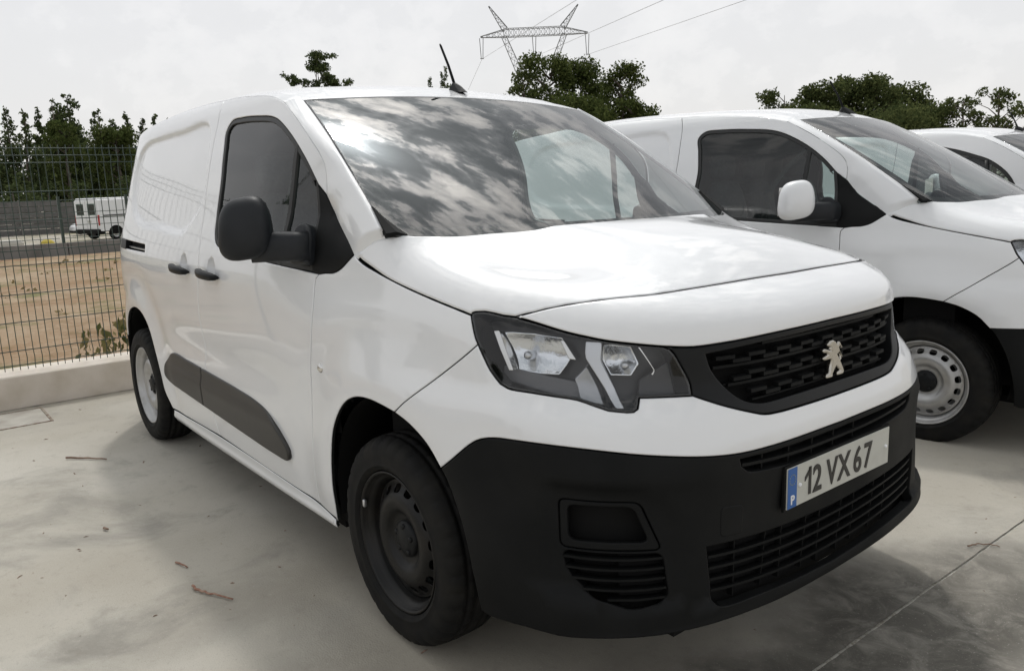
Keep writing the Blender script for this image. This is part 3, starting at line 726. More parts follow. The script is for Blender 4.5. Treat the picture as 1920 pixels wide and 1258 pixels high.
        # grey sill inside the lamp
        o = [(.73, .888), (.80, .876), (.93, .865), (.93, .895), (.80, .915), (.735, .925)]
        panel('lamp_ledge', densify(rounded(o, .006, 3), .015), lampS(.05), 'lamp_grey', hs, mirror=mi, gap=.0005, step=.02, depth=.01)
        o = [(1.045, .870), (1.13, .868), (1.115, .94), (1.05, .90)]
        panel('lamp_ledge', densify(rounded(o, .006, 3), .015), lampS(.045), 'lamp_dark', hs, mirror=mi, gap=.0005, step=.02, depth=.01)
    # ---- bonnet
    def w3(l): l = np.array(l); return W(l[:, 0], l[:, 1])
    es = w3(catmull(seg('hood_side'), .04)); ht = w3(catmull(seg('hl_top'), .03)); pgp = w3(catmull(pg, .04))
    rear = np.array([(-.245, -.823, 1.177), (-.20, -.818, 1.205), (-.155, -.806, 1.225), (-.106, -.79, 1.236), (-.03, -.735, 1.230), (.03, -.66, 1.229), (.09, -.54, 1.233), (.145, -.42, 1.236), (.185, -.25, 1.240), (.20, 0, 1.242)])
    ctl = [es, ht, pgp, rear,
           np.array([(.35, 0, 1.219), (.5, 0, 1.186), (.62, 0, 1.151), (.70, 0, 1.121), (.35, -.3, 1.214), (.5, -.3, 1.178), (.62, -.3, 1.139),
                     (.25, -.5, 1.205), (.4, -.5, 1.170), (.52, -.5, 1.132), (.1, -.66, 1.200), (.25, -.66, 1.165), (.38, -.66, 1.126), (.0, -.76, 1.190), (.12, -.755, 1.158), (.25, -.745, 1.122), (.36, -.735, 1.092)])]
    rg_ = np.concatenate([np.full(len(c_), 1e-4 if k_ < 4 else 2.5e-2) for k_, c_ in enumerate(ctl)]); ctl = np.vstack(ctl); mk = ctl[:, 1] < -.01; ctl = np.vstack([ctl, ctl[mk]*np.array((1, -1, 1))])
    HZ0 = polyfit2(ctl[:, :2], ctl[:, 2], np.where(np.r_[rg_, rg_[mk]] < 1e-3, 8., 1.), 4, 4, .5, .25)
    if DEBUG: print('hood residual', abs(HZ0(ctl[:, 0], ctl[:, 1])-ctl[:, 2]).max(), abs(HZ0(ctl[:, 0], ctl[:, 1])-ctl[:, 2]).mean())
    bd = np.r_[rg_, rg_[mk]] < 1e-3; HR = rbf(ctl[bd][:, :2], (ctl[:, 2]-HZ0(ctl[:, 0], ctl[:, 1]))[bd], 2.5e-3)
    HZ = lambda x, y: HZ0(x, y)+HR(x, y)
    def hoodS(x, y): x = np.asarray(x, float); y = np.asarray(y, float); return np.stack([x, y, HZ(x, y)+.006*sstep(.50, .46, abs(y)+.16*np.clip(.75-x, 0, 1))*sstep(.74, .5, x)], -1)
    half = list(es[:, :2])+list(ht[1:, :2])+list(pgp[1:, :2])
    m2 = lambda l: [np.array((p[0], -p[1])) for p in reversed(list(l))]
    rr = [np.array(p[:2]) for p in catmull(rear, .03)]
    hoodl = np.array(half+m2(half)[1:]+rv(rr+m2(rr)[1:])[1:-1])
    panel('bonnet', densify(hoodl, .02), hoodS, 'paint', par, step=.03, gap=.0016, edge=.003, depth=.02)
    # ---- front doors
    door = poly(seg('door_top'), [T, Wend], rv(win), belt, seg('door_front'), [dbot, seg('b_gap')[-1]], rv(seg('b_gap')))
    V, F, N = panel_data(door, side, step=.028, extra=((-1.11, 1.066, .062, .062, .006),))
    doors = []
    for mi in (False, True):
        a = (V, F, N) if not mi else mirrored(V, F, N)
        doors.append(mesh_obj('front_door', a[0], a[1], 'paint', par, a[2]))
    # ---- rear side panels (sliding door and quarter)
    g = [p for p in seg('gutter')]+[np.array((-2.45, 1.762)), np.array((-2.8, 1.735)), np.array((-3.02, 1.71))]
    ar = [np.array(p) for p in ((-1.985, .285), (-2.03, .369), (-2.057, .481), (-2.105, .589), (-2.175, .69), (-2.269, .752), (-2.375, .778), (-2.486, .775), (-2.62, .74), (-2.735, .67), (-2.82, .57))]
    rearedge = [np.array((-3.02, 1.71)), np.array((-3.10, 1.55)), np.array((-3.15, 1.2)), np.array((-3.17, .9)), np.array((-3.17, .57))]
    bs = seg('b_gap')[-1]
    sidep = poly(seg('b_gap'), [bs, np.array((-1.985, .285))], ar, [ar[-1], rearedge[-1]], rv(rearedge), rv(g))
    slot = rounded([(-2.79, 1.098), (-2.79, 1.146), (-2.18, 1.132), (-2.18, 1.094)], .008)
    sp = both('side_panel', sidep, side, 'paint', par, step=.014, holes=[densify(slot, .03)], extra=((-1.487, 1.066, .062, .062, .006),))
    for o, mi in ((sp[0], False), (sp[1], True)):
        panel('rail_slot', densify(rounded([(-2.81, 1.088), (-2.81, 1.156), (-2.17, 1.142), (-2.17, 1.086)], .01), .05), shifted(.03), 'inner', o, mirror=mi, depth=.002, step=.06)
        panel('rail_cover', densify(rounded([(-2.80, 1.092), (-2.80, 1.150), (-2.62, 1.146), (-2.62, 1.090)], .01), .05), W, 'plastic_smooth', o, mirror=mi, depth=.03, step=.05, off=.004)
        bar('rail', [(-2.78, 1.108), (-2.5, 1.105), (-2.19, 1.102)], .010, .012, o, 'satin', mirror=mi, off0=-.016)
    # rear lower corner (dark bumper) and tail
    both('rear_bumper', poly([ar[-1], np.array((-2.87, .45)), np.array((-2.90, .30))], [np.array((-2.90, .30)), np.array((-3.17, .30))], [np.array((-3.17, .30)), rearedge[-1]], [rearedge[-1], ar[-1]]), W, 'plastic', par, step=.04)
    zs = np.linspace(.30, 1.72, 30); tl = W(np.full(30, -3.165), zs); V = []; F = []
    for i, p in enumerate(tl):
        for k in range(9):
            t = -1+2*k/8; V.append((p[0]-.012-.03*(1-t**4), p[1]*-t, p[2]))
    for i in range(29):
        for k in range(8): F.append((i*9+k, i*9+k+1, (i+1)*9+k+1, (i+1)*9+k))
    fix_normals(mesh_obj('rear_doors', V, F, 'paint', par))
    # sill
    sill = poly([np.array((-1.98, .278)), np.array((-1.24, .301)), np.array((-.23, .282)), np.array((-.105, .268))], [np.array((-.105, .268)), np.array((-.10, .235))], [np.array((-.10, .235)), np.array((-1.0, .222)), np.array((-1.98, .218))], [np.array((-1.98, .218)), np.array((-1.98, .278))])
    def sillS(q, z):
        P = W(q, z); P[..., 1] -= .010*np.exp(-((np.asarray(z)-.246)/.018)**2); return P
    both('sill', sill, sillS, 'paint', par, step=.016)
    # ---- mouldings
    mo = catmull(seg('mould'), .015, True); mo = np.array(mo)
    split = -1.355
    for nm, keep, pr in (('door_moulding', mo[:, 0] > split, doors), ('side_moulding', mo[:, 0] < split, sp)):
        pts = mo[keep]
        # reorder into a clean loop
        a = np.arctan2(pts[:, 1]-pts[:, 1].mean(), (pts[:, 0]-pts[:, 0].mean())*.25); pts = pts[np.argsort(a)]
        cut0 = np.array([(split+(.003 if nm[0] == 'd' else -.003), z) for z in np.linspace(.44, .595, 8)])
        pts = np.vstack([pts, cut0]); a = np.arctan2(pts[:, 1]-pts[:, 1].mean(), (pts[:, 0]-pts[:, 0].mean())*.25); pts = pts[np.argsort(a)]
        def mouldS(q, z):
            P = W(q, z); zz = np.asarray(z); t = sstep(.52, .575, zz-.012*(np.asarray(q)+1.3)*-1)
            P[..., 1] -= .016-.010*t; return P
        V, F, N = panel_data(pts, mouldS, step=.02, gap=.0015, depth=.016, edge=.006, rnd=.004)
        mesh_obj(nm, V, F, 'moulding', pr[0], N); V, F, N = mirrored(V, F, N); mesh_obj(nm, V, F, 'moulding', pr[1], N)
    # ---- handles, repeater lamp, lock
    def on(q, z, off=0):
        P = W(np.array([q]), np.array([z]))[0]; n = normals(W, np.array([[q, z]]))[0]; return Vector(P+n*off), Vector(n)
    for mi in (False, True):
        for q, pr in ((-1.105, doors), (-1.495, sp)):
            V = []; F = []; n = 14; k = 10
            for i in range(n+1):
                t = -1+2*i/n; x = XC+q+.105*t
                hh = .021*(1-.25*(t*.5+.5))*(1-abs(t)**8*.6); dd = .016
                yo = 0.020+.016*(1-t*t)
                base, nn = on(q+.105*t, 1.045)
                for j in range(k):
                    a = 2*PI*j/k; f = lambda v: math.copysign(abs(v)**.6, v)
                    V.append(base+nn*(yo+dd*f(math.cos(a)))+Vector((0, 0, hh*f(math.sin(a))-.006*t)))
            for i in range(n):
                for j in range(k): F.append((i*k+j, i*k+(j+1) % k, (i+1)*k+(j+1) % k, (i+1)*k+j))
            F += [tuple(range(k)), tuple(n*k+j for j in range(k))]
            V = np.array([tuple(v) for v in V])
            if mi: V[:, 1] *= -1
            fix_normals(mesh_obj('door_handle', V, F, 'plastic_smooth', pr[1 if mi else 0]))
        p, n = on(-.11, .80)
        m = MB(); T3 = n.to_track_quat('Z', 'Y').to_matrix().to_4x4(); T3.translation = p
        m.lathe([(.0001, .008), (.008, .0075), (.014, .004), (.017, .0), (.017, -.004)], 20, 'z')
        V = [T3 @ Vector(v) for v in m.V]; V = np.array([tuple(v) for v in V])
        if mi: V[:, 1] *= -1
        fix_normals(mesh_obj('side_repeater', V, m.F, 'chrome', par))
    # ---- side glazing
    sailL = [np.array((-.195, 1.111)), np.array((-.205, 1.20)), np.array((-.231, 1.394))]
    opening = poly(win, rv(sailL), [(-.195, 1.111), (-.30, 1.114), (-.55, 1.128), (-.90, 1.148), (-1.03, 1.160), (-1.085, 1.18), (-1.108, 1.22), win[0]])
    if area(opening) < 0: opening = opening[::-1]
    sail = poly([Wend, T], seg('sail_edge'), seg('sail_low'), [seg('sail_low')[-1], sailL[0]], sailL)
    for mi in (False, True):
        d = doors[1 if mi else 0]
        panel('window_glass', opening, W, 'side_glass', d, mirror=mi, off=-.010, gap=.004, depth=.002, step=.05)
        panel('window_seal', opening, W, 'seal_and_gap_shade', d, mirror=mi, off=-.003, gap=.001, holes=[inset(opening, .020)], depth=.02, step=.02)
        bar('window_bar', [(-.395, 1.545), (-.405, 1.40), (-.42, 1.25), (-.43, 1.115)], .030, .012, d, 'seal_and_gap_shade', mirror=mi, off0=-.002)
        panel('mirror_sail', sail, W, 'plastic', d, mirror=mi, off=.002, gap=.0015, depth=.02, step=.03)
    # ---- windscreen
    def edge_y(z): return .692+(.788-.692)*(1.703-z)/(1.703-1.305)
    ez = np.linspace(1.237, 1.700, 24); left = [np.array((-edge_y(z), z)) for z in ez]; right = [np.array((edge_y(z), z)) for z in ez]
    top = [np.array((y, 1.728-.055*abs(y)**2.2/.692**2.2*.5)) for y in np.linspace(-.675, .675, 26)]
    botm = [np.array((y, 1.205+.032*(abs(y)/.80)**4)) for y in np.linspace(.79, -.79, 30)]; wl = np.array(left+top+right[::-1]+botm); wl = densify(wl, .03)
    if area(wl) < 0: wl = wl[::-1]
    S2 = lambda y, z: wind(y, z)
    ws = panel('windscreen', wl, S2, 'windscreen', par, step=.05, gap=.002, depth=.003, sign=1)
    inn = np.array([np.array((-edge_y(z)+.075-.045*(z-1.26)/.44, z)) for z in np.linspace(1.268, 1.66, 16)]+[np.array((y, 1.672)) for y in np.linspace(-.60, .60, 12)]+[np.array((edge_y(z)-.075+.045*(z-1.26)/.44, z)) for z in np.linspace(1.66, 1.268, 16)]+[np.array((y, 1.258)) for y in np.linspace(.65, -.65, 12)])
    panel('windscreen_border', wl, S2, 'inner', ws, step=.05, gap=.003, depth=.002, off=-.005, holes=[densify(rounded(inn, .01), .03)])
    # cowl end trims
    for mi in (False, True):
        V = []; F = []; nn = 9
        for i, z in enumerate(np.linspace(1.318, 1.236, nn)):
            t = i/(nn-1); e0 = -edge_y(z)+.001; wv = .007+.050*t**1.3
            a_ = wind(np.array([e0]), np.array([z]))[0]; b_ = wind(np.array([e0+wv]), np.array([z]))[0]; up_ = np.array((.5, 0, .85))
            h_ = .004+.007*t
            V += [a_-up_*.006, a_+up_*h_*.8, a_*.55+b_*.45+up_*h_*1.25, b_+up_*.001, b_-up_*.006]
        for i in range(nn-1):
            for k in range(4): F.append((i*5+k, i*5+k+1, (i+1)*5+k+1, (i+1)*5+k))
        F += [(0, 1, 2, 3, 4), tuple((nn-1)*5+k for k in (4, 3, 2, 1, 0))]
        V = np.array(V)
        if mi: V[:, 1] *= -1
        fix_normals(mesh_obj('cowl_trim', V, F, 'plastic', par, None, False))
    # ---- A pillars
    oc = list(catmull(seg('door_top')[4:], .02))+list(catmull(seg('sail_edge'), .02))[1:]; oc = w3(oc)
    L_ = np.r_[0, np.cumsum(np.linalg.norm(np.diff(oc, axis=0), axis=1))]; L_ /= L_[-1]
    zi = np.interp(np.linspace(0, 1, len(oc)), [0, 1], [1.712, 1.232])
    zi = np.interp(L_, [0, .12, 1], [1.714, 1.675, 1.236])
    ic = np.array([wind(np.array([-edge_y(z)-.003]), np.array([z]))[0]+np.array((.0, 0, .001)) for z in zi])
    ic[-1] = (-.112, -.795, 1.236)
    V = []; F = []; K = 8
    for i in range(len(oc)):
        a, b = oc[i], ic[i]; mid = (a+b)/2; t = oc[min(i+1, len(oc)-1)]-oc[max(i-1, 0)]; n = np.cross(b-a, t); n /= np.linalg.norm(n)
        if n[1] > 0: n = -n
        n = n*.6+np.array((.2, -.6, .5))*.4
        l = np.linalg.norm(b-a); c = mid+n*l*(.14+.12*min(1, i/len(oc)*2.5))
        a2 = a+(b-a)*.018
        for k in range(K+1):
            s = k/K; V.append((1-s)**2*a2+2*s*(1-s)*c+s*s*b)
        V.append(b-np.array((.012, -.004, .012)))
    m = K+2
    hr = np.array(catmull([r_ for r_ in rear[:4]], .004)); hl_ = np.r_[0, np.cumsum(np.linalg.norm(np.diff(hr, axis=0), axis=1))]; hl_ /= hl_[-1]
    hrow = np.stack([np.interp(np.linspace(0, 1, K+1), hl_, hr[:, k]) for k in range(3)], 1)+np.array((-.004, 0, .002))
    n0 = len(oc)
    DROW = [hrow[k]-np.array(V[(n0-1)*m+k]) for k in range(K+1)]
    for i in range(n0):
        wq = sstep(.45, 1.0, i/(n0-1))
        for k in range(K+1):
            V[i*m+k] = V[i*m+k]+wq*DROW[k] if i < n0-1 else V[i*m+k]
    for k in range(K+1): V[(n0-1)*m+k] = hrow[k]
    V += [p-np.array((-.012, 0, .025)) for p in hrow]; ex = n0*m
    for i in range(len(oc)-1):
        for k in range(m-1): F.append((i*m+k, i*m+k+1, (i+1)*m+k+1, (i+1)*m+k))
    for k in range(K): F.append(((n0-1)*m+k, (n0-1)*m+k+1, ex+k+1, ex+k))
    V = np.array(V)
    fix_normals(mesh_obj('front_pillar', V, F, 'paint', par)); V2, F2, _ = mirrored(V, F); fix_normals(mesh_obj('front_pillar', V2, F2, 'paint', par))
    # ---- roof
    dt = w3(catmull(seg('door_top')[:5], .06)); gg = w3(catmull(g, .08))
    hd = np.array([wind(np.array([y]), np.array([1.729-.0275*abs(y)**2.2/.692**2.2]))[0] for y in np.linspace(-.69, 0, 12)])
    cen = np.array([(-.86, 0, 1.762), (-1.0, 0, 1.789), (-1.2, 0, 1.812), (-1.6, 0, 1.832), (-2.2, 0, 1.836), (-2.8, 0, 1.812), (-3.2, 0, 1.775), (-3.45, 0, 1.735), (-1.0, -.45, 1.775), (-1.4, -.45, 1.806), (-2.0, -.45, 1.822), (-2.8, -.45, 1.795), (-3.3, -.4, 1.745), (-.92, -.5, 1.748), (-1.3, -.62, 1.787), (-2.0, -.62, 1.806), (-2.8, -.6, 1.77)])
    rg_ = np.concatenate([np.full(len(c_), k_) for c_, k_ in ((dt, 2e-4), (gg, 2e-3), (hd, 2e-4), (cen, 4e-2))]); ctl = np.vstack([dt, gg, hd, cen]); mk = ctl[:, 1] < -.01; ctl = np.vstack([ctl, ctl[mk]*np.array((1, -1, 1))])
    RZ0 = polyfit2(ctl[:, :2], ctl[:, 2], np.where(np.r_[rg_, rg_[mk]] < 1e-2, 5., 1.), 6, 5, 1.3, -2.0)
    if DEBUG: print('roof residual', abs(RZ0(ctl[:, 0], ctl[:, 1])-ctl[:, 2]).max(), abs(RZ0(ctl[:, 0], ctl[:, 1])-ctl[:, 2]).mean())
    bd = np.r_[rg_, rg_[mk]] < 1e-2; RR = rbf(ctl[bd][:, :2], (ctl[:, 2]-RZ0(ctl[:, 0], ctl[:, 1]))[bd], 3e-3)
    RZ = lambda x, y: RZ0(x, y)+RR(x, y)
    def roofS(x, y):
        x = np.asarray(x, float); y = np.asarray(y, float)
        return np.stack([x, y, RZ(x, y)+.006*sstep(.56, .535, abs(y))*sstep(-.80, -.9, x)], -1)
    dd = [p[:2] for p in dt]; gx = [p[:2] for p in gg]
    rl = rv(dd)      # from windscreen corner side to B
    half = [p[:2] for p in hd[::-1]]                 # centre -> right corner
    half = half+[np.array((-.86, -.745))]+[p for p in rv(dd)[1:]]+gx[1:]+[np.array((-3.40, -.50)), np.array((-3.45, -.3))]
    roofl = np.array(half+[np.array((p[0], -p[1])) for p in reversed(half[1:])])
    roofl = densify(roofl, .03)
    panel('roof', roofl, roofS, 'paint', par, step=.045, gap=.001, depth=.02)
    # ---- aerial
    az = float(RZ(np.array(-.845), np.array(.03))); b0 = Vector((-.85, .03, az+.004))
    m = MB()
    m.add([(b0.x+.055, b0.y, b0.z-.006), (b0.x+.03, b0.y-.022, b0.z-.004), (b0.x-.055, b0.y-.024, b0.z+.008), (b0.x-.07, b0.y, b0.z+.01), (b0.x-.055, b0.y+.024, b0.z+.008), (b0.x+.03, b0.y+.022, b0.z-.004),
           (b0.x+.01, b0.y, b0.z+.026), (b0.x-.035, b0.y-.008, b0.z+.046), (b0.x-.05, b0.y, b0.z+.044), (b0.x-.035, b0.y+.008, b0.z+.046)],
          [(0, 1, 6), (0, 6, 5), (1, 2, 7, 6), (5, 6, 9, 4), (2, 3, 8, 7), (4, 9, 8, 3), (6, 7, 8, 9), (0, 5, 4, 3, 2, 1)])
    ab = m.build('aerial_base', 'plastic_smooth', par, bevel=.003)
    MB().tube([(b0.x-.035, b0.y, b0.z+.035), (b0.x-.075, b0.y, b0.z+.12), (b0.x-.125, b0.y, b0.z+.205), (b0.x-.130, b0.y, b0.z+.213)], [.0065, .0055, .0050, .003], 10).build('aerial', 'plastic', par, True)
    # ---- mirrors
    for mi in (False, True):
        s = 1 if mi else -1
        c = np.array((-.66, -1.006, 1.259)); V = []; F = []; nu, nv = 32, 18
        ax = np.array((-.064, -.080, 0)); ax0 = ax; upz = np.array((0, 0, 1.)); fx = np.array((.066, -.036, 0))
        for j in range(nv+1):
            ph = -PI/2+PI*j/nv
            for i in range(nu):
                th = 2*PI*i/nu; f = lambda v, e: math.copysign(abs(v)**e, v)
                u = f(math.cos(ph), .62)*f(math.cos(th), .62); v = f(math.cos(ph), .62)*f(math.sin(th), .8); z = f(math.sin(ph), .72)
                tap = 1-.20*(z*.5+.5)
                p = c+ax*(u*tap-.06*(z*.5+.5)*0)+fx*(v if v > 0 else v*.35)*(1-.15*max(z, 0))+upz*(.104*z-.012*u)
                V.append(p)
        for j in range(nv):
            for i in range(nu): F.append((j*nu+i, j*nu+(i+1) % nu, (j+1)*nu+(i+1) % nu, (j+1)*nu+i))
        V = np.array(V)
        if mi: V[:, 1] *= -1
        mh = fix_normals(mesh_obj('side_mirror', V, F, 'mirror_black', par))
        # arm: flattened tube from head to the sail
        pts = [(-.665, -.99, 1.192), (-.60, -.938, 1.195), (-.55, -.893, 1.195), (-.508, -.852, 1.193)]
        V = []; F = []; n = 20
        for i, p in enumerate(pts):
            hz = (.050, .050, .050, .052)[i]; hx = (.040, .040, .042, .046)[i]
            for k in range(n):
                a = 2*PI*k/n; f = lambda v: math.copysign(abs(v)**.7, v)
                V.append((p[0]+hx*f(math.cos(a)), p[1]-hx*.5*f(math.cos(a)), p[2]+hz*f(math.sin(a))))
        for i in range(len(pts)-1):
            for k in range(n): F.append((i*n+k, i*n+(k+1) % n, (i+1)*n+(k+1) % n, (i+1)*n+k))
        F += [tuple(range(n)), tuple(3*n+k for k in range(n))]
        V = np.array(V)
        if mi: V[:, 1] *= -1
        fix_normals(mesh_obj('mirror_arm', V, F, 'mirror_black', mh))
        base = rounded([(-.31, 1.128), (-.325, 1.20), (-.29, 1.262), (-.235, 1.262), (-.195, 1.215), (-.175, 1.128)], .03)
        panel('mirror_base', densify(base, .02), W, 'mirror_black', mh, mirror=mi, off=.034, depth=.05, edge=.012, rnd=.008, step=.02)
        fh = fx/np.linalg.norm(fx); V = np.array([c-fh*.0275+ax*a_+upz*(b_-.012*a_) for a_, b_ in ((-.78, -.075), (.78, -.075), (.72, .075), (-.72, .075))])
        if mi: V[:, 1] *= -1
        mesh_obj('mirror_glass', V, [(0, 1, 2, 3)], 'chrome', mh, None, False)
    # ---- wheels
    def make_wheel(x, s, rimmat):
        yc = s*.790; o = 1 if s > 0 else -1
        prof = [(.205, .062), (.2205, .083), (.2225, .092), (.235, .1005), (.2365, .1022), (.240, .1022), (.2415, .1012), (.262, .1045), (.288, .102), (.303, .096), (.3125, .0885), (.318, .078), (.3225, .066), (.3235, .056), (.3165, .0545), (.3165, .047), (.3245, .0455), (.3255, .026), (.3185, .0245), (.3185, .015), (.326, .0135), (.326, 0)]
        prof = prof+[(r, -h) for r, h in reversed(prof[:-1])]
        npf = len(prof)
        def mod(i, j, r):
            jj = j if j < npf/2 else npf-1-j
            if 9 <= jj <= 12 and i % 6 < 2: return r-.0055
            if 16 <= jj <= 17 and (i+2) % 6 < 1: return r-.005
            return r
        rimp = [(.150, .020), (.176, .022), (.186, .036), (.190, .054), (.196, .070), (.206, .074), (.209, .086), (.2145, .0935), (.219, .0925), (.2195, .0885), (.214, .083), (.205, .076), (.198, .05), (.192, .0), (.196, -.06), (.212, -.085)]
        wh = MB().lathe([(r, o*h) for r, h in rimp], 64).build('wheel', rimmat, par, True, (x, yc, .322)); fix_normals(wh)
        ty = MB().lathe([(r, o*h) for r, h in prof], 216, mod=mod).build('tyre', 'rubber', wh, True); fix_normals(ty)
        # disc with 16 vent holes
        dz = pch([.045, .055, .075, .100, .122, .140, .160, .180], [.050, .048, .052, .070, .074, .068, .054, .044])
        V = []; F = []; NN = []; nh = 16; da = 2*PI/nh
        def S(a, r):
            a = np.asarray(a, float); r = np.asarray(r, float); return np.stack([r*np.cos(a/.15), -dz(r), r*np.sin(a/.15)], -1)
        w0 = da*.15
        out = densify(np.array([(0, .040), (w0, .040), (w0, .182), (0, .182)]), .006)
        hole = np.array([(w0/2+.0165*math.copysign(abs(math.cos(t))**.7, math.cos(t)), .159+.0125*math.copysign(abs(math.sin(t))**.7, math.sin(t))) for t in np.linspace(0, 2*PI, 18)[:-1]])
        v, f, n_ = panel_data(out, S, step=.009, holes=[hole], gap=0.0, edge=.0015, rnd=.001, depth=.006, sign=1, outer=False)
        if n_[0][1] > 0: v, f, n_ = panel_data(out, S, step=.009, holes=[hole], gap=0.0, edge=.0015, rnd=.001, depth=.006, sign=-1, outer=False)
        for k in range(nh):
            ca, sa = math.cos(k*da), math.sin(k*da); Rm = np.array(((ca, 0, -sa), (0, 1, 0), (sa, 0, ca)))
            b = len(V); V += list(v@Rm.T); NN += list(n_@Rm.T); F += [tuple(i+b for i in ff) for ff in f]
        V = np.array(V); NN = np.array(NN)
        if o > 0: V, F, NN = mirrored(V, F, NN)
        mesh_obj('wheel_disc', V, F, rimmat, wh, NN)
        cap = fix_normals(MB().lathe([(.0001, o*.068), (.030, o*.068), (.036, o*.065), (.050, o*.060), (.057, o*.056), (.058, o*.035)], 40).build('hub_cap', 'plastic_smooth', wh, True))
        for k in range(5):
            a = 2*PI*k/5+.3; fix_normals(MB().lathe([(.0001, o*.067), (.0075, o*.067), (.009, o*.063), (.009, o*.055)], 10, 'y', (.042*math.cos(a), 0, .042*math.sin(a))).build('wheel_bolt', 'plastic_smooth', wh, True))
        fix_normals(MB().lathe([(.19, o*-.05), (.12, o*-.04), (.0001, o*-.04)], 32).build('brake_backing', 'inner', wh, True))
        if x > -1:
            fix_normals(MB().rbox((-.197*math.cos(.25), o*.088, .197*math.sin(.35)), (.006, .006, .013), n=4).build('balance_weight', 'satin', wh, True))
        return wh
    make_wheel(0, -1, 'rim_black'); make_wheel(0, 1, 'rim_black'); make_wheel(-2.785, -1, 'rim_silver'); make_wheel(-2.785, 1, 'rim_silver')
    # ---- wheel housings, inner shell, floor
    for xc in (0, -2.785):
        for s in (-1, 1):
            V = []; F = []; n = 28
            for i in range(n+1):
                a = -.25+(PI+.5)*i/n; V += [(xc+.395*math.cos(a), s*.868, .385+.385*math.sin(a)), (xc+.395*math.cos(a), s*.56, .385+.385*math.sin(a))]
            for i in range(n): F.append((2*i, 2*i+1, 2*i+3, 2*i+2))
            b = len(V); V += [(xc, s*.56, .3)]
            for i in range(n): F.append((b, 2*i+1, 2*i+3))
            mesh_obj('wheel_housing', V, F, 'inner', par)
    q = np.linspace(-3.15, PI/2, 90); z = np.linspace(.235, 1.10, 28); Q, Z = np.meshgrid(q, z)
    dpt = np.where(Q > .55, .11, .035); dpt = dpt*np.where((Q > .55), 1, 1)
    P = W(Q, Z); Nn = normals(W, np.stack([Q.ravel(), Z.ravel()], 1)).reshape(P.shape); P = P-Nn*dpt[..., None]
    V = []; F = []; nz, nq = Q.shape
    V = P.reshape(-1, 3)
    for i in range(nz-1):
        for j in range(nq-1):
            c = P[i:i+2, j:j+2].reshape(4, 3).mean(0)
            if any((c[0]-xc)**2+(c[2]-.385)**2 < .41**2 or (abs(c[0]-xc) < .40 and c[2] < .4) for xc in (0, -2.785)): continue
            if Q[i, j] > .5 and Z[i, j] > 1.03: continue
            F.append((i*nq+j, i*nq+j+1, (i+1)*nq+j+1, (i+1)*nq+j))
    V2, F2, _ = mirrored(V, F); b = len(V)
    mesh_obj('inner_shell', np.vstack([V, V2]), F+[tuple(i+b for i in f) for f in F2], 'inner', par)
    MB().box(-3.3, .62, -.55, .55, .20, .235).box(-2.33, -.42, -.84, .84, .22, .25).box(.40, .86, -.62, .62, .292, .302).build('underbody', 'inner', par)
    MB().box(-3.2, -.45, -.84, .84, .36, .38).build('cabin_floor', 'interior', par)
    MB().box(-.15, .1, -.78, .78, .4, 1.0).build('firewall', 'inner', par)
    # bulkhead behind the seats, roof lining
    V = []; F = []; zz = np.linspace(.38, 1.765, 22)
    for zv in zz:
        hw = float(half_w(-1.52, zv))-.03
        V += [(-1.52, -hw, zv), (-1.52, hw, zv)]
    for i in range(21): F.append((2*i, 2*i+1, 2*i+3, 2*i+2))
    mesh_obj('bulkhead', V, F, 'interior', par, None, False)
    X, Y = np.meshgrid(np.linspace(-1.5, -.84, 14), np.linspace(-.60, .60, 14)); ZZ = RZ(X, Y)-.05
    V = np.stack([X.ravel(), Y.ravel(), ZZ.ravel()], 1); F = [(i*14+j, i*14+j+1, (i+1)*14+j+1, (i+1)*14+j) for i in range(13) for j in range(13)]
    mesh_obj('roof_lining', V, F, 'interior', par)
    for mi in (False, True):
        panel('window_surround', densify(np.array([(-1.31, 1.09), (-.19, 1.09), (-.19, 1.36), (-.55, 1.685), (-.75, 1.735), (-1.31, 1.765)]), .06), shifted(.028), 'interior', par, mirror=mi, holes=[inset(opening, -.004)], depth=.002, step=.06)
    # door inner trims
    for s in (-1, 1):
        MB().box(-1.50, -.50, s*.80-.01, s*.80+.01, .42, 1.09).build('door_trim', 'interior', par)
    # dashboard
    V = []; F = []; ys = np.linspace(-.78, .78, 25)
    for y in ys:
        xw = float(wind(np.array(y), np.array(1.235))[0])
        hump = .085*math.exp(-((y-.40)/.17)**4)
        V += [(xw-.05, y, 1.195), (xw-.22, y, 1.185), (xw-.40, y, 1.165+hump*.4), (-.52, y, 1.125+hump), (-.60, y, 1.09+hump*.8), (-.60, y, .95), (-.50, y, .72)]
    for i in range(24):
        for k in range(6): F.append((i*7+k, i*7+k+1, (i+1)*7+k+1, (i+1)*7+k))
    fix_normals(mesh_obj('dashboard', V, F, 'dash', par))
    MB().box(-.36, -.14, .44, .70, 1.197, 1.1985).build('dashboard_paper', 'paper', par)
    # steering wheel
    T3 = Matrix.Translation((-.72, .38, 1.02)) @ Matrix.Rotation(R(-62), 4, 'Y')
    pts = [T3 @ Vector((.185*math.cos(a), .185*math.sin(a), 0)) for a in np.linspace(0, 2*PI, 33)]
    sw = MB().tube(pts, .015, 8, False)
    for a in (0, PI, PI*1.5): sw.tube([T3 @ Vector((.185*math.cos(a), .185*math.sin(a), 0)), T3 @ Vector((.03*math.cos(a), .03*math.sin(a), -.03))], .014, 6)
    sw.rbox((0, 0, 0), (.07, .07, .03), T=T3 @ Matrix.Translation((0, 0, -.02)), n=4)
    sw.build('steering_wheel', 'belt', par, True)
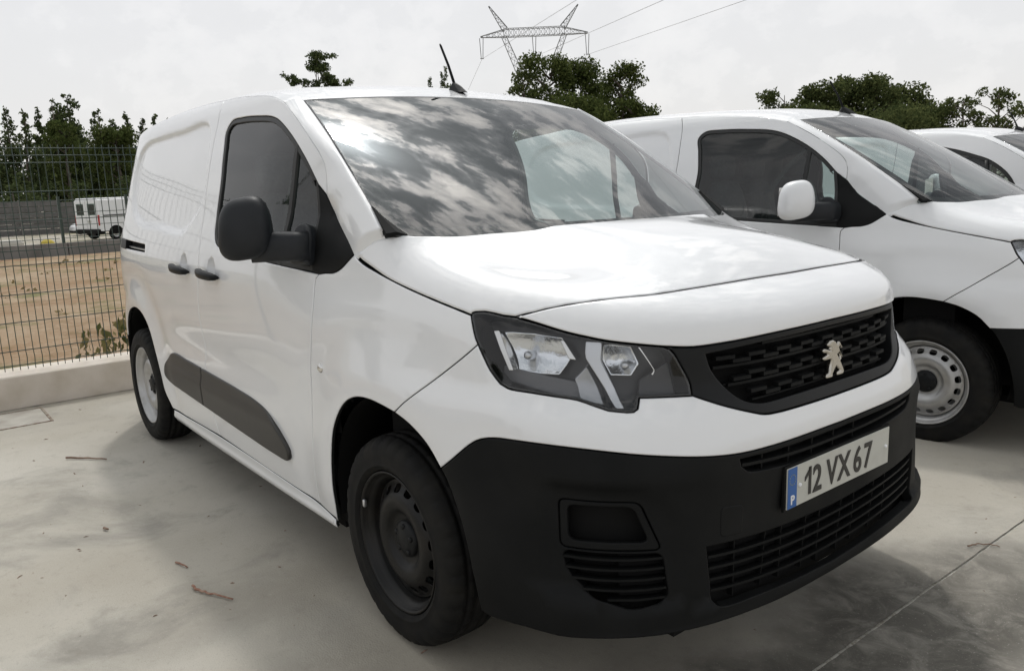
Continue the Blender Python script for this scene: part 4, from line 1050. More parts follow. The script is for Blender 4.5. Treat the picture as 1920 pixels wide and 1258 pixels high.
    # seats
    for y in (.40, -.18, -.55):
        st = MB().rbox((-1.05, y, .66), (.27, .23 if y > 0 else .17, .09), n=5).build('seat', 'seat_fabric', par, True)
        MB().rbox((0, 0, 0), (.075, .22 if y > 0 else .165, .36), n=5, T=Matrix.Translation((-1.33, y, 1.02)) @ Matrix.Rotation(R(-10), 4, 'Y')).build('backrest', 'seat_fabric', st, True)
        MB().rbox((-1.40, y, 1.46), (.05, .12, .085), n=5, e=3).build('headrest', 'seat_fabric', st, True)
    # seat belts hanging from the B pillars
    for s in (-1,):
        V = []; F = []; n = 14
        for i in range(n+1):
            t = i/n; x = -.66-.34*t+.10*math.sin(t*PI)*-1; y = s*(.735-.0*t); zv = 1.60-.52*t
            V += [(x-.022, y, zv-.006), (x+.022, y, zv+.006)]
        for i in range(n): F.append((2*i, 2*i+1, 2*i+3, 2*i+2))
        mesh_obj('seat_belt', V, F, 'belt', par)
    return root
def rounded_door(par, win, dbot):
    """door with an arched window, for the older van"""
    w = [(-1.10, 1.20), (-1.11, 1.40), (-1.10, 1.56), (-1.06, 1.63), (-.949, 1.645), (-.788, 1.615), (-.602, 1.556), (-.468, 1.50), (-.336, 1.394), (-.259, 1.27), (-.228, 1.19), (-.235, 1.15), (-.32, 1.135), (-.70, 1.14), (-1.02, 1.16)]
    hole = np.array(catmull(w, .02, True))
    if area(hole) < 0: hole = hole[::-1]
    out = poly(seg('door_top'), seg('sail_edge'), seg('sail_low'), seg('door_front'), [dbot, seg('b_gap')[-1]], rv(seg('b_gap')))
    V, F, N = panel_data(out, wrap, step=.04, holes=[hole])
    for mi in (False, True):
        a = (V, F, N) if not mi else mirrored(V, F, N)
        d = mesh_obj('front_door', a[0], a[1], 'paint', par, a[2])
        panel('window_glass', hole, wrap, 'side_glass', d, mirror=mi, off=-.010, gap=.004, depth=.002, step=.06)
        panel('window_seal', hole, wrap, 'seal_and_gap_shade', d, mirror=mi, off=-.003, gap=.001, holes=[inset(hole, .028)], depth=.02, step=.02)
        q = np.linspace(0, 1, 6); c = np.stack([-.50+.05*q, 1.50-.36*q], 1); P = wrap(c[:, 0], c[:, 1])-normals(wrap, c)*.004
        if mi: P[:, 1] *= -1
        MB().tube([tuple(p) for p in P], .016, 8).build('window_bar', 'seal_and_gap_shade', d, True)
def half_w(x, z): return half(x, z)
def sym_loop(top, bot):
    """closed loop from two half edges given right -> centre, mirrored to the left"""
    t = [np.array(p, float) for p in top]; b = [np.array(p, float) for p in bot]
    L1 = b+[np.array((PI-p[0], p[1])) for p in reversed(b)][1:]
    L2 = t+[np.array((PI-p[0], p[1])) for p in reversed(t)][1:]
    return densify(np.array(L1+L2[::-1]), .05)
WIRE_D = (85.86, -47.16, -6.9)
# ------------------------------------------------------------------ ground
def concrete(name):
    m = bpy.data.materials.new(name); m.use_nodes = True; t = m.node_tree; b = t.nodes['Principled BSDF']; Lk = t.links.new
    tcn = t.nodes.new('ShaderNodeTexCoord'); OC = tcn.outputs['Object']
    def noise(s, d=6, r=.55, dist=0, vec=OC):
        n = t.nodes.new('ShaderNodeTexNoise'); n.inputs['Scale'].default_value = s; n.inputs['Detail'].default_value = d; n.inputs['Roughness'].default_value = r; n.inputs['Distortion'].default_value = dist; Lk(vec, n.inputs['Vector']); return n.outputs[0]
    def rng(v, a, b_, c=0., d=1., smooth=True):
        n = t.nodes.new('ShaderNodeMapRange'); n.interpolation_type = 'SMOOTHSTEP' if smooth else 'LINEAR'
        Lk(v, n.inputs[0])
        for i, x in enumerate((a, b_, c, d)): n.inputs[i+1].default_value = x
        return n.outputs[0]
    def M2(op, a, b_):
        n = t.nodes.new('ShaderNodeMath'); n.operation = op; n.use_clamp = False
        for i, x in enumerate((a, b_)):
            if isinstance(x, (int, float)): n.inputs[i].default_value = x
            else: Lk(x, n.inputs[i])
        return n.outputs[0]
    def mix(fac, A, B):
        n = t.nodes.new('ShaderNodeMix'); n.data_type = 'RGBA'
        if isinstance(fac, float): n.inputs['Factor'].default_value = fac
        else: Lk(fac, n.inputs['Factor'])
        for k, x in (('A', A), ('B', B)):
            if isinstance(x, tuple): n.inputs[k].default_value = (*x, 1)
            else: Lk(x, n.inputs[k])
        return n.outputs['Result']
    c = mix(rng(noise(.55, 4), .35, .65), (.490, .466, .412), (.385, .355, .298))
    c = mix(rng(noise(1.7, 7, .65, .6), .50, .72), c, (.30, .285, .25))
    # grimy blotches, front ones deepened to paint in the van's shadow: centre, radii, strength
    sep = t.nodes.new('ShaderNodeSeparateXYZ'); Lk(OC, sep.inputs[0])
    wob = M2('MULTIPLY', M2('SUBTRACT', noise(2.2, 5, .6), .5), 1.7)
    grime_shade = None
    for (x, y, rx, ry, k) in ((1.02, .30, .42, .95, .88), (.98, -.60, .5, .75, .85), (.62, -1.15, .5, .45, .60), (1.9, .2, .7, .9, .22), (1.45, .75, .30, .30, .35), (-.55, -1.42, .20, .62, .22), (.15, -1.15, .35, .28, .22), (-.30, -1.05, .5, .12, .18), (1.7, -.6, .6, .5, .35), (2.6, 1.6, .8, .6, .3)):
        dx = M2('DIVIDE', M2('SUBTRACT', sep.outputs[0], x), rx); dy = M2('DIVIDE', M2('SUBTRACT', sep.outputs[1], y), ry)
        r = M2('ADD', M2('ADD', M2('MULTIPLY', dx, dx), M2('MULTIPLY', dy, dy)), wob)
        v = M2('MULTIPLY', rng(r, 1.25, .1), k); grime_shade = v if grime_shade is None else M2('MAXIMUM', grime_shade, v)
    grime_shade2 = M2('MULTIPLY', grime_shade, rng(noise(7, 9, .72, .8), .28, .60, .55, 1))
    c = mix(grime_shade2, c, (.060, .056, .048))
    c = mix(M2('MULTIPLY', rng(noise(14, 7, .7), .52, .75), .30), c, (.22, .20, .17))
    c = mix(M2('MULTIPLY', rng(noise(60, 4, .7), .58, .70), .35), c, (.20, .185, .16))
    c = mix(M2('MULTIPLY', rng(noise(300, 3, .7), .54, .68), .50), c, (.20, .18, .15))
    c = mix(M2('MULTIPLY', rng(noise(120, 3, .6, 0, OC), .62, .72), .35), c, (.60, .58, .53))
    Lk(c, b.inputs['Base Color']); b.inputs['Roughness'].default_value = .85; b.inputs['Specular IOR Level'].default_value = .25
    Lk(rng(noise(3, 5), .3, .7, .78, .95), b.inputs['Roughness'])
    bp = t.nodes.new('ShaderNodeBump'); bp.inputs['Strength'].default_value = .35; bp.inputs['Distance'].default_value = .003; Lk(M2('ADD', noise(160, 4), M2('MULTIPLY', noise(12, 5), 1.2)), bp.inputs['Height']); Lk(bp.outputs[0], b.inputs['Normal'])
    MATS[name] = m; return m
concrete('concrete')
mat('joint', (.52, .50, .45), .9, noise=(90, (.30, .27, .22), .45, .62))
mat('kerb', (.66, .60, .53), .85, noise=(5, (.54, .48, .40), .45, .75), bump=(120, .3, .003))
def dirt_mat():
    m = mat('dirt', (.40, .32, .22), .95, spec=.1, bump=(6, .6, .05)); t = m.node_tree; b = t.nodes['Principled BSDF']; tcn = t.nodes.new('ShaderNodeTexCoord')
    def n(s, d): 
        x = t.nodes.new('ShaderNodeTexNoise'); x.inputs['Scale'].default_value = s; x.inputs['Detail'].default_value = d; x.inputs['Roughness'].default_value = .65; t.links.new(tcn.outputs['Object'], x.inputs['Vector']); return x.outputs[0]
    def mx(f, lo, hi, A, B, k=1):
        mr = t.nodes.new('ShaderNodeMapRange'); mr.inputs[1].default_value = lo; mr.inputs[2].default_value = hi; mr.inputs[4].default_value = k; t.links.new(f, mr.inputs[0])
        q = t.nodes.new('ShaderNodeMix'); q.data_type = 'RGBA'; t.links.new(mr.outputs[0], q.inputs['Factor'])
        if isinstance(A, tuple): q.inputs['A'].default_value = (*A, 1)
        else: t.links.new(A, q.inputs['A'])
        q.inputs['B'].default_value = (*B, 1); return q.outputs['Result']
    c = mx(n(.35, 6), .38, .62, (.36, .285, .20), (.26, .17, .10)); c = mx(n(1.6, 7), .48, .66, c, (.21, .135, .075), .8); c = mx(n(.8, 5), .54, .64, c, (.15, .16, .07), .8); c = mx(n(9, 6), .56, .68, c, (.42, .35, .27), .5)
    t.links.new(c, b.inputs['Base Color'])
dirt_mat()
mat('far_yard', (.36, .33, .28), .95, noise=(.4, (.24, .22, .14), .42, .65))
mat('weeds', (.10, .12, .045), .9, noise=(3, (.20, .17, .08), .4, .65))
def sheet(name, x0, x1, y0, y1, z, m, parent=None, nx=1, ny=1):
    return mesh_obj(name, [(x0, y0, z), (x1, y0, z), (x1, y1, z), (x0, y1, z)], [(0, 1, 2, 3)], m, parent, None, False)
# terrain profile that reaches the horizon
xs = [900, -4.3, -21.6, -22.4, -60, -900]; zs = [-.02, -.012, -.02, -.66, -.70, -.9]
V = []; F = []
for x, z in zip(xs, zs): V += [(x, -900, z), (x, 900, z)]
for i in range(len(xs)-1): F.append((2*i+1, 2*i, 2*i+2, 2*i+3))
tr = mesh_obj('ground', V, F, 'far_yard', None, None, False); tag(tr, kind='structure')
di = sheet('dirt_yard', -21.4, -4.45, -40, 60, -.004, 'dirt'); tag(di, kind='structure')
pav = mesh_obj('pavement', [(-4.25, -40, -.006), (40, -40, -.006), (40, 60, -.006), (-4.25, 60, -.006)], [(0, 1, 2, 3)], 'joint', None, None, False); tag(pav, kind='structure')
rng0 = random.Random(3)
def jag(x, s): return [(x+rng0.uniform(-.0016, .0016)*1.0, y) for y in (np.linspace(-6, 8, 420) if s > 0 else np.linspace(8, -6, 420))]
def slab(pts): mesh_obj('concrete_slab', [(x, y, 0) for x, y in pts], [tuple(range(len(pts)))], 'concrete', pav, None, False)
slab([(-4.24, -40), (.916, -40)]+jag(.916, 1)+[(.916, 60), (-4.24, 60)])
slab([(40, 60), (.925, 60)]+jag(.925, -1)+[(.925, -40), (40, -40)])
V = []; F = []; ysd = np.linspace(-6, 8, 300)
for i, y in enumerate(ysd): V += [(-4.21, y, .003), (-4.197+.010*rng0.random()**2+(.008 if rng0.random() < .12 else 0), y, .003)]
for i in range(299): F.append((2*i, 2*i+1, 2*i+3, 2*i+2))
mesh_obj('dirt_line', V, F, mat('grime', (.07, .06, .05), .95, noise=(20, (.25, .22, .18), .4, .6)), pav, None, False)
# inspection cover set in the slab by the kerb
ic = thing('inspection_cover', 'thin square steel frame of an inspection cover set in the concrete', 'cover', (-3.90, -1.47, 0))
m = MB()
for a, b in (((-.22, -.30), (.22, -.285)), ((-.22, .205), (.22, .22)), ((-.22, -.285), (-.208, .205)), ((.208, -.285), (.22, .205))): m.box(a[0], b[0], a[1], b[1], .0005, .004)
m.build('frame', mat('rust', (.16, .09, .06), .8, noise=(30, (.30, .27, .22), .4, .6)), ic)
MB().box(-.205, .205, -.282, .202, .0005, .003).build('lid', mat('lid', (.44, .42, .37), .85, noise=(6, (.33, .30, .26), .4, .65)), ic)
# kerb wall carrying the fence
k = MB(); ys = [-9, -3.1, 2.9, 9.0, 15]
kw = thing('kerb_wall', 'low pale concrete kerb wall carrying the wire fence', 'wall', (-4.35, 0, 0))
for i in range(4):
    m = MB(); y0, y1 = ys[i]+.003, ys[i+1]-.003; n = 40; V = []; F = []
    for j in range(n+1):
        y = y0+(y1-y0)*j/n; w1 = rng0.uniform(-.003, .003)
        V += [(.15, y, -.01), (.147+w1, y, .218+w1), (.138, y, .226+w1*.6), (-.15, y, .232), (-.155, y, -.01)]
    for j in range(n):
        for q in range(4): F.append((j*5+q, (j+1)*5+q, (j+1)*5+q+1, j*5+q+1))
    F += [(0, 1, 2, 3, 4), (n*5+4, n*5+3, n*5+2, n*5+1, n*5)]
    fix_normals(mesh_obj('kerb_block', V, F, 'kerb', kw, None, False))
# ------------------------------------------------------------------ wire fences
mat('fence_green', (.020, .045, .035), .45, noise=(30, (.035, .05, .042), .4, .7))
vw = None
def fence_panel(name, label, loc, rz, width=2.48, z0=.235, z1=1.735, post=True):
    """welded mesh panel in its local y-z plane"""
    global vw
    t = thing(name, label, 'fence', loc, rz, None)
    sc = (z1-z0)/1.5
    if vw is None:
        zz = [.235, .27, .32, .37, .565, .755, .95, 1.0, 1.05, 1.25, 1.443, 1.635, 1.66, 1.684, 1.732, 1.755]; xx = [0, 0, .028, 0, 0, 0, 0, .028, 0, 0, 0, 0, .028, 0, 0, 0]
        mm = MB().tube([(x, 0, z) for x, z in zip(xx, zz)], .0029, 5)
        o = mm.build('vertical_wire', 'fence_green', t, True); vw = o.data; o.location = (0, -width/2+.02, 0); first = 1
    else: first = 0
    n = int(width/.0465)
    for i in range(first, n+1):
        o = bpy.data.objects.new('vertical_wire', vw); o.location = (0, -width/2+.02+i*(width-.04)/n, 0); link(o, t)
    for z in (.27, .37, .565, .755, .95, 1.05, 1.25, 1.443, 1.635, 1.684, 1.732):
        MB().tube([(.004, -width/2, z), (.004, width/2, z)], .0034, 6).build('horizontal_wire', 'fence_green', t, True)
    if post: MB().box(-.03, .03, width/2+.002, width/2+.05, .20, 1.80).build('post', 'fence_green', t)
    return t
fence_panel('wire_fence', 'dark green welded wire fence panel on the kerb left of the nearest van', (-4.36, -1.20, 0), 0)
fence_panel('wire_fence', 'dark green welded wire fence panel on the kerb hidden behind the nearest van', (-4.36, 1.33, 0), 0)
fence_panel('wire_fence', 'dark green welded wire fence panel beyond the left edge of the photo', (-4.36, -3.73, 0), 0)
# ------------------------------------------------------------------ far yard: low wall with fence posts, plank wall
mat('wall_grey', (.20, .19, .18), .9, noise=(2, (.14, .13, .12), .4, .7))
mat('plank', (.15, .145, .14), .9, noise=(3, (.10, .098, .095), .35, .7))
lw = thing('low_wall', 'low grey block wall across the far end of the dirt yard', 'wall', (-21.9, 8, 0))
for i in range(14):
    MB().box(-.1, .1, -14+i*2.0+.01, -14+i*2.0+1.99, -.7, .30).build('wall_block', 'wall_grey', lw, bevel=.01)
for i, y in enumerate((0.1, 1.78, 3.42, 5.06, 6.7)):
    fp_ = MB().box(-.035, .035, -.035, .035, .30, 1.50)
    for z in (.42, .75, 1.08, 1.40): fp_.tube([(0, .03, z), (0, 1.6, z)], .008, 4)
    o = fp_.build('fence_post', 'fence_green', None, False, (-21.85, y+.14, 0))
    tag(o, ['dark green post with wires on far low wall, at the left edge of the photo', 'dark green post with wires on far low wall, between edge and white far van', 'dark green post with wires on far low wall, in front of the white far van', 'dark green post with wires on far low wall, hidden behind the nearest van', 'last dark green post with wires on far low wall behind the nearest van'][i], 'post', 'posts on the far low wall')
pw = thing('plank_wall', 'long grey concrete plank wall below the eucalyptus trees', 'wall', (-58, 12, -.70))
for i in range(12):
    y0 = -13+i*2.2; top = 2.12+.10*math.sin(i*1.3)+(.12 if i == 3 else 0)
    for j in range(6): MB().box(-.04+.012*(j % 2), .04+.012*(j % 2), y0+.06, y0+2.14, j*top/6+.012, (j+1)*top/6-.012).build('plank', 'plank', pw)
    MB().box(-.07, .07, y0-.06, y0+.06, 0, top+.06).build('post', 'wall_grey', pw)
mat('rubble', (.45, .43, .39), .9); mat('yellow', (.42, .33, .05), .8)
o = MB().rbox((0, 0, 0), (.55, .9, .2), n=4).build('concrete_block', 'rubble', None, True, (-40, 2.4, -.42)); tag(o, 'pale concrete block lying on the yard before the plank wall', 'block')
o = MB().rbox((0, 0, .24), (.25, .25, .30), n=5, e=2.6).build('yellow_drum', 'yellow', None, True, (-30, 2.75, -.45)); tag(o, 'small yellow drum standing behind the far low wall', 'drum')

# ------------------------------------------------------------------ vegetation
def leafmat(name, a, b, t=.35):
    m = bpy.data.materials.new(name); m.use_nodes = True; n = m.node_tree; n.nodes.clear()
    g = n.nodes.new('ShaderNodeNewGeometry'); mx = n.nodes.new('ShaderNodeMix'); mx.data_type = 'RGBA'; mx.inputs['A'].default_value = (*a, 1); mx.inputs['B'].default_value = (*b, 1)
    n.links.new(g.outputs['Random Per Island'], mx.inputs['Factor'])
    d = n.nodes.new('ShaderNodeBsdfDiffuse'); tl = n.nodes.new('ShaderNodeBsdfTranslucent'); ms = n.nodes.new('ShaderNodeMixShader'); ms.inputs[0].default_value = t
    n.links.new(mx.outputs['Result'], d.inputs[0]); n.links.new(mx.outputs['Result'], tl.inputs[0]); n.links.new(d.outputs[0], ms.inputs[1]); n.links.new(tl.outputs[0], ms.inputs[2])
    o = n.nodes.new('ShaderNodeOutputMaterial'); n.links.new(ms.outputs[0], o.inputs[0]); MATS[name] = m
leafmat('leaf_oak', (.034, .050, .017), (.120, .145, .048), .3)
leafmat('leaf_euc', (.034, .052, .024), (.115, .140, .060), .3)
leafmat('leaf_light', (.050, .072, .022), (.105, .125, .045), .3)
leafmat('leaf_right', (.046, .064, .026), (.135, .155, .060), .35)
leafmat('leaf_weed', (.085, .10, .035), (.26, .22, .11), .3)
leafmat('leaf_dry', (.15, .13, .06), (.34, .26, .14), .3)
mat('bark', (.085, .070, .058), .95, noise=(4, (.14, .12, .10), .4, .7))
def fast_quads(name, V, m, parent):
    """V: (n,4,3) leaf quads"""
    n = len(V); me = bpy.data.meshes.new(name); me.vertices.add(n*4); me.vertices.foreach_set('co', V.reshape(-1).astype(np.float32))
    me.loops.add(n*4); me.loops.foreach_set('vertex_index', np.arange(n*4, dtype=np.int32)); me.polygons.add(n); me.polygons.foreach_set('loop_start', np.arange(0, n*4, 4, dtype=np.int32))
    me.materials.append(MATS[m]); me.update(calc_edges=True); o = bpy.data.objects.new(name, me); return link(o, parent)
def leaves(rg, clumps, density, size, droop=0.):
    """clumps: (x,y,z,rx,ry,rz)"""
    out = []
    for c in clumps:
        c = np.array(c, float); n = int(density*(c[3]*c[4]+c[3]*c[5]+c[4]*c[5])/size**2)+6
        d = rg.normal(size=(n, 3)); d /= np.linalg.norm(d, axis=1, keepdims=True); r = rg.random(n)**.45
        p = c[:3]+d*r[:, None]*c[3:]*(.82+.36*rg.random((n, 1)))
        a = rg.normal(size=(n, 3)); a /= np.linalg.norm(a, axis=1, keepdims=True)
        if droop: a = a*(1-droop)+np.array((0, 0, -1.))*droop; a /= np.linalg.norm(a, axis=1, keepdims=True)
        b = np.cross(a, rg.normal(size=(n, 3))); b /= np.linalg.norm(b, axis=1, keepdims=True)
        s = size*(.55+.9*rg.random((n, 1))); w_ = s*(.35+.35*rg.random((n, 1)))
        out.append(np.stack([p-a*s*.5, p+b*w_*.5, p+a*s*.5, p-b*w_*.5], 1))
    return np.vstack(out)
def tree(kind, x, y, top, hw, label, seed, base=-.7, group=None):
    rg = np.random.default_rng(seed); H = top-base
    nm = {'euc': 'eucalyptus_tree', 'oak': 'oak_tree', 'oakl': 'leafy_tree', 'sparse': 'young_tree', 'bush': 'bush', 'umb': 'umbrella_tree', 'umb2': 'umbrella_tree', 'pine': 'conifer_tree', 'oakr': 'oak_tree'}[kind]
    t = thing(nm, label, 'bush' if kind == 'bush' else 'tree', (x, y, base), 0, group)
    tk = MB(); cl = []
    dist = math.hypot(x-CAM[0], y-CAM[1]); ls = max(.15, dist*.0036)
    def limb(p0, p1, r0, r1):
        m_ = (np.array(p0)+np.array(p1))/2+rg.normal(size=3)*np.linalg.norm(np.array(p1)-np.array(p0))*.06; tk.tube([p0, tuple(m_), p1], [r0, (r0+r1)/2, r1], 6)
    if kind in ('euc',):
        cw = hw*1.75
        tk.tube([(0, 0, -.2), (rg.normal()*.15, rg.normal()*.15, H*.5), (rg.normal()*.1, rg.normal()*.1, H*.96)], [.17, .11, .03], 6)
        n = 46
        for i in range(n):
            f = .10+.88*(i+rg.random())/n; z = H*f; a = rg.random()*2*PI
            env = cw*(1.35*(1-f)**.9+.05) if f > .35 else cw*(.65+.5*f)
            r = env*(.25+.65*rg.random()); s = max(.17, env*(.28+.25*rg.random()))
            p = (r*math.cos(a), r*math.sin(a), z); cl.append((*p, s, s, s*1.15))
            if rg.random() < .5: limb((0, 0, z-.5*r), p, .05, .015)
        cl = [(*c_[:3], c_[3]*1.25, c_[4]*1.25, c_[5]*1.25) for c_ in cl]; L_ = leaves(rg, cl, 6, ls, .35); lm = 'leaf_euc'
    elif kind in ('oak', 'oakl', 'oakr'):
        n = 46; cw = hw*1.22
        tk.tube([(0, 0, -.2), (.1, .05, H*.35), (0, 0, H*.8)], [.2, .15, .05], 7)
        for i in range(n):
            f = .22+.76*((i+rg.random())/n)**.75; z = H*f; a = rg.random()*2*PI
            env = cw*math.sqrt(max(.10, 1-((f-.5)/.56)**4)); r = env*math.sqrt(rg.random())*.85; s = cw*(.20+.20*rg.random())
            zz = min(z, H-s*.8); p = (r*math.cos(a), r*math.sin(a), zz); cl.append((*p, s, s, s*.85))
            if rg.random() < .5: limb((0, 0, max(.3, zz-.6*r-.2)), p, .06, .02)
        cl = [(*c_[:3], c_[3]*1.15, c_[4]*1.15, c_[5]*1.1) for c_ in cl]; L_ = leaves(rg, cl, 7, ls); lm = {'oak': 'leaf_oak', 'oakl': 'leaf_light', 'oakr': 'leaf_right'}[kind]
    elif kind == 'sparse':
        tk.tube([(0, 0, -.2), (.1, .05, H*.5), (0, 0, H*.93)], [.12, .08, .02], 6)
        for i in range(30):
            f = .30+.68*(i+rg.random())/30; z = H*f; a = rg.random()*2*PI; env = hw*math.sqrt(max(.05, 1-((f-.6)/.48)**2)); r = env*math.sqrt(rg.random()); s = hw*(.18+.16*rg.random())
            zz = min(z, H-s); p = (r*math.cos(a), r*math.sin(a), zz); cl.append((*p, s, s, s*.8)); limb((0, 0, max(.3, zz-.7*r)), p, .035, .012)
        L_ = leaves(rg, cl, 7, ls); lm = 'leaf_right'
    elif kind == 'bush':
        for i in range(16):
            a = rg.random()*2*PI; r = hw*math.sqrt(rg.random()); s = hw*(.25+.2*rg.random()); z = H*(.15+.75*rg.random()*(1-(r/hw)**2*.5)); cl.append((r*math.cos(a), r*math.sin(a), min(z, H-s*.7), s, s, s*.8))
        tk.tube([(0, 0, -.1), (0, .05, H*.3), (.1, 0, H*.7)], [.1, .08, .03], 6); L_ = leaves(rg, cl, 7, ls); lm = 'leaf_euc' if dist > 60 else 'leaf_oak'
    elif kind in ('umb', 'umb2'):
        tk.tube([(0, 0, -.2), (.2, 0, H*.5), (-.1, 0, H*.72)], [.38, .26, .2], 8); k = hw/4.45; ux, uy = .905, .425   # lateral direction seen from the camera
        ux, uy = -y/math.hypot(x, y)*-1, x/math.hypot(x, y)*-1
        spots = ((0, .95, 1.6, .45), (-.55, .90, .9, .35), (.7, .89, 1.0, .35), (1.35, .83, .9, .32), (-.5, .76, .8, .38), (-1.6, .80, .8, .40), (-3.3, .82, .75, .45), (-1.9, .72, 1.2, .40), (-2.6, .66, .9, .4), (.9, .80, 1.1, .35), (2.1, .80, 1.3, .42), (1.0, .72, 1.1, .4), (2.2, .70, 1.5, .45), (3.2, .72, 1.2, .4), (-1.1, .60, 1.6, .5), (.7, .60, 1.2, .4), (2.4, .60, 1.4, .4), (-2.4, .60, .8, .4), (-.3, .70, .7, .35), (0, .87, 1.2, .4)) if kind == 'umb' else ((-.5, .93, .6, .4), (.5, .9, .6, .35), (.9, .82, .5, .35), (-.6, .78, .6, .4), (.2, .72, .7, .4))
        for (u, f, s, sz) in spots:
            dep = rg.normal()*.6
            p = (u*k*ux-dep*uy, u*k*uy+dep*ux, H*f); s = s*k
            for q in range(8): cl.append((p[0]+rg.normal()*s*.6, p[1]+rg.normal()*s*.6, p[2]+rg.normal()*sz*.45-abs(rg.normal())*.3, s*.55, s*.55, sz*.95))
            limb((0, 0, H*min(.68, f-.10)), (p[0], p[1], p[2]-.2), .09, .03)
        L_ = leaves(rg, cl, 7, .34, .2); lm = 'leaf_euc'
    else:
        tk.tube([(0, 0, -.2), (0, 0, H*.5), (0, 0, H*.98)], [.16, .10, .02], 6)
        for i in range(34):
            f = .62+.37*(i/34); a = rg.random()*2*PI; env = hw*(1-(f-.62)/.38)**.8; r = env*rg.random()**.6; s = max(.2, hw*.34*(1.2-(f-.62)/.38)); cl.append((r*math.cos(a), r*math.sin(a), H*f, s, s, s*1.1))
        L_ = leaves(rg, cl, 6, ls*.7); lm = 'leaf_euc'
    tk.build('trunk', 'bark', t, True); fast_quads('crown', L_, lm, t); return t
E1 = 'row of eucalyptus trees'
TREES = [('euc', -89.3, 9.5, 10.5, .96, 'dark eucalyptus tree at the left edge of the far tree row'), ('euc', -81.1, 9.9, 9.46, .81, 'dark eucalyptus tree second from the left edge in the far row'),
 ('euc', -91.8, 12.7, 10.74, 1.02, 'dark eucalyptus tree third from the left edge in the far row'), ('euc', -84.7, 12.9, 10.84, .96, 'slim dark eucalyptus touching the left flank of the tallest one'),
 ('euc', -86.5, 14.4, 11.57, 1.91, 'tallest and broadest dark eucalyptus in the far left row'), ('euc', -82.1, 16.0, 9.77, 1.07, 'dark eucalyptus right of the sky gap beside the tallest one'),
 ('euc', -76.0, 15.8, 8.34, .84, 'lower dark eucalyptus between two pointed ones above the far white van'), ('euc', -87.4, 19.7, 10.02, .88, 'pointed dark eucalyptus above the far white van roof'),
 ('euc', -80.2, 19.4, 8.98, .73, 'slim eucalyptus just left of the nearest van rear corner'), ('euc', -89.6, 23.1, 10.2, .73, 'slim eucalyptus top touching the nearest van rear corner'), ('euc', -82.6, 22.3, 9.04, .68, 'eucalyptus hidden behind the nearest van rear corner'),
 ('oakl', -70.9, 10.9, 7.56, .97, 'light green rounded tree in front of the tallest eucalyptus'), ('oakl', -72.1, 15.0, 7.31, 1.53, 'light green broad tree above the far white van'),
 ('euc', -96, 16.6, 10.2, 1.2, 'eucalyptus filling the row behind the light green rounded tree'), ('euc', -97, 21.0, 9.6, 1.2, 'eucalyptus filling the row behind the pointed one above the far van'), ('euc', -95, 8.6, 9.8, 1.2, 'eucalyptus filling the row behind the leftmost trunks'),
 ('bush', -67.5, 6.5, 3.34, 1.6, 'dark bush behind the plank wall at the left edge'), ('bush', -64.8, 10.6, 2.87, 1.8, 'dark bush behind the plank wall left of the far van'), ('bush', -66.1, 14.2, 3.3, 2.0, 'dark bush behind the far white van'), ('bush', -69.1, 9.0, 3.3, 1.6, 'dark bush behind the middle of the plank wall'),
 ('oak', -32.5, 28.4, 8.35, 1.8, 'tallest dark oak below the pylon'), ('oak', -31.9, 30.5, 8.15, 1.48, 'dark oak right of the tallest oak below the pylon'), ('oak', -28.4, 29.8, 7.51, 1.04, 'narrow dark oak at the right of the clump below the pylon'),
 ('oak', -27.2, 29.5, 5.51, 1.07, 'low dark oak at the right end of the clump below the pylon'), ('sparse', -32.7, 26.7, 7.49, .69, 'thin airy tree at the left of the clump below the pylon'), ('bush', -37.6, 28.6, 7.3, 1.22, 'low green treetop just right of the aerial of the nearest van'), ('oak', -29.0, 26.4, 5.7, 2.0, 'broad low dark oak in front of the clump below the pylon'),
 ('umb', -104.3, 49.2, 20.81, 4.45, 'flat topped umbrella tree with bare branches above the nearest van roof'), ('umb2', -102.6, 52.6, 17.06, 1.31, 'small airy treetop right of the umbrella tree'), ('pine', -84.9, 57.0, 16.53, 1.0, 'pointed conifer left of the aerial of the nearest van'), ('pine', -85.9, 55.5, 15.23, .53, 'smaller pointed conifer beside the taller one near the aerial'),
 ('sparse', -29.7, 46.6, 7.13, 1.13, 'airy tree at the left end of the right hand tree line'), ('oakr', -26.8, 46.0, 7.01, 1.06, 'green tree left of the aerial of the second van'), ('oakr', -26.3, 48.6, 7.53, .95, 'tall green tree behind the aerial of the second van'), ('oakr', -24.4, 48.5, 7.39, 1.03, 'tall green tree right of the aerial of the second van'),
 ('oakr', -24.2, 52.0, 6.89, 1.12, 'green tree above the second van windscreen'), ('oakr', -20.6, 48.2, 5.17, .94, 'low green tree above the third van roof'), ('sparse', -18.9, 47.8, 5.61, .69, 'young tree above the third van windscreen'), ('sparse', -16.6, 46.6, 5.79, .88, 'tall airy tree at the right edge of the photo'),
 ('oakr', -22.6, 43.8, 4.96, 2.22, 'broad low green tree in front of the right hand tree line'), ('bush', -17.2, 50.6, 3.76, 1.04, 'low bush at the right edge behind the third van'), ('oakr', -26.7, 43.7, 5.5, 1.23, 'low green tree at the left of the right hand tree line')]
for i, s in enumerate(TREES):
    s = list(s); s[4] *= {'oakr': 1.5, 'sparse': 1.75, 'euc': 1.12, 'oakl': 1.2, 'pine': 1.8, 'umb': 1.12, 'umb2': 1.3}.get(s[0], 1.0); tree(*s, seed=100+i)
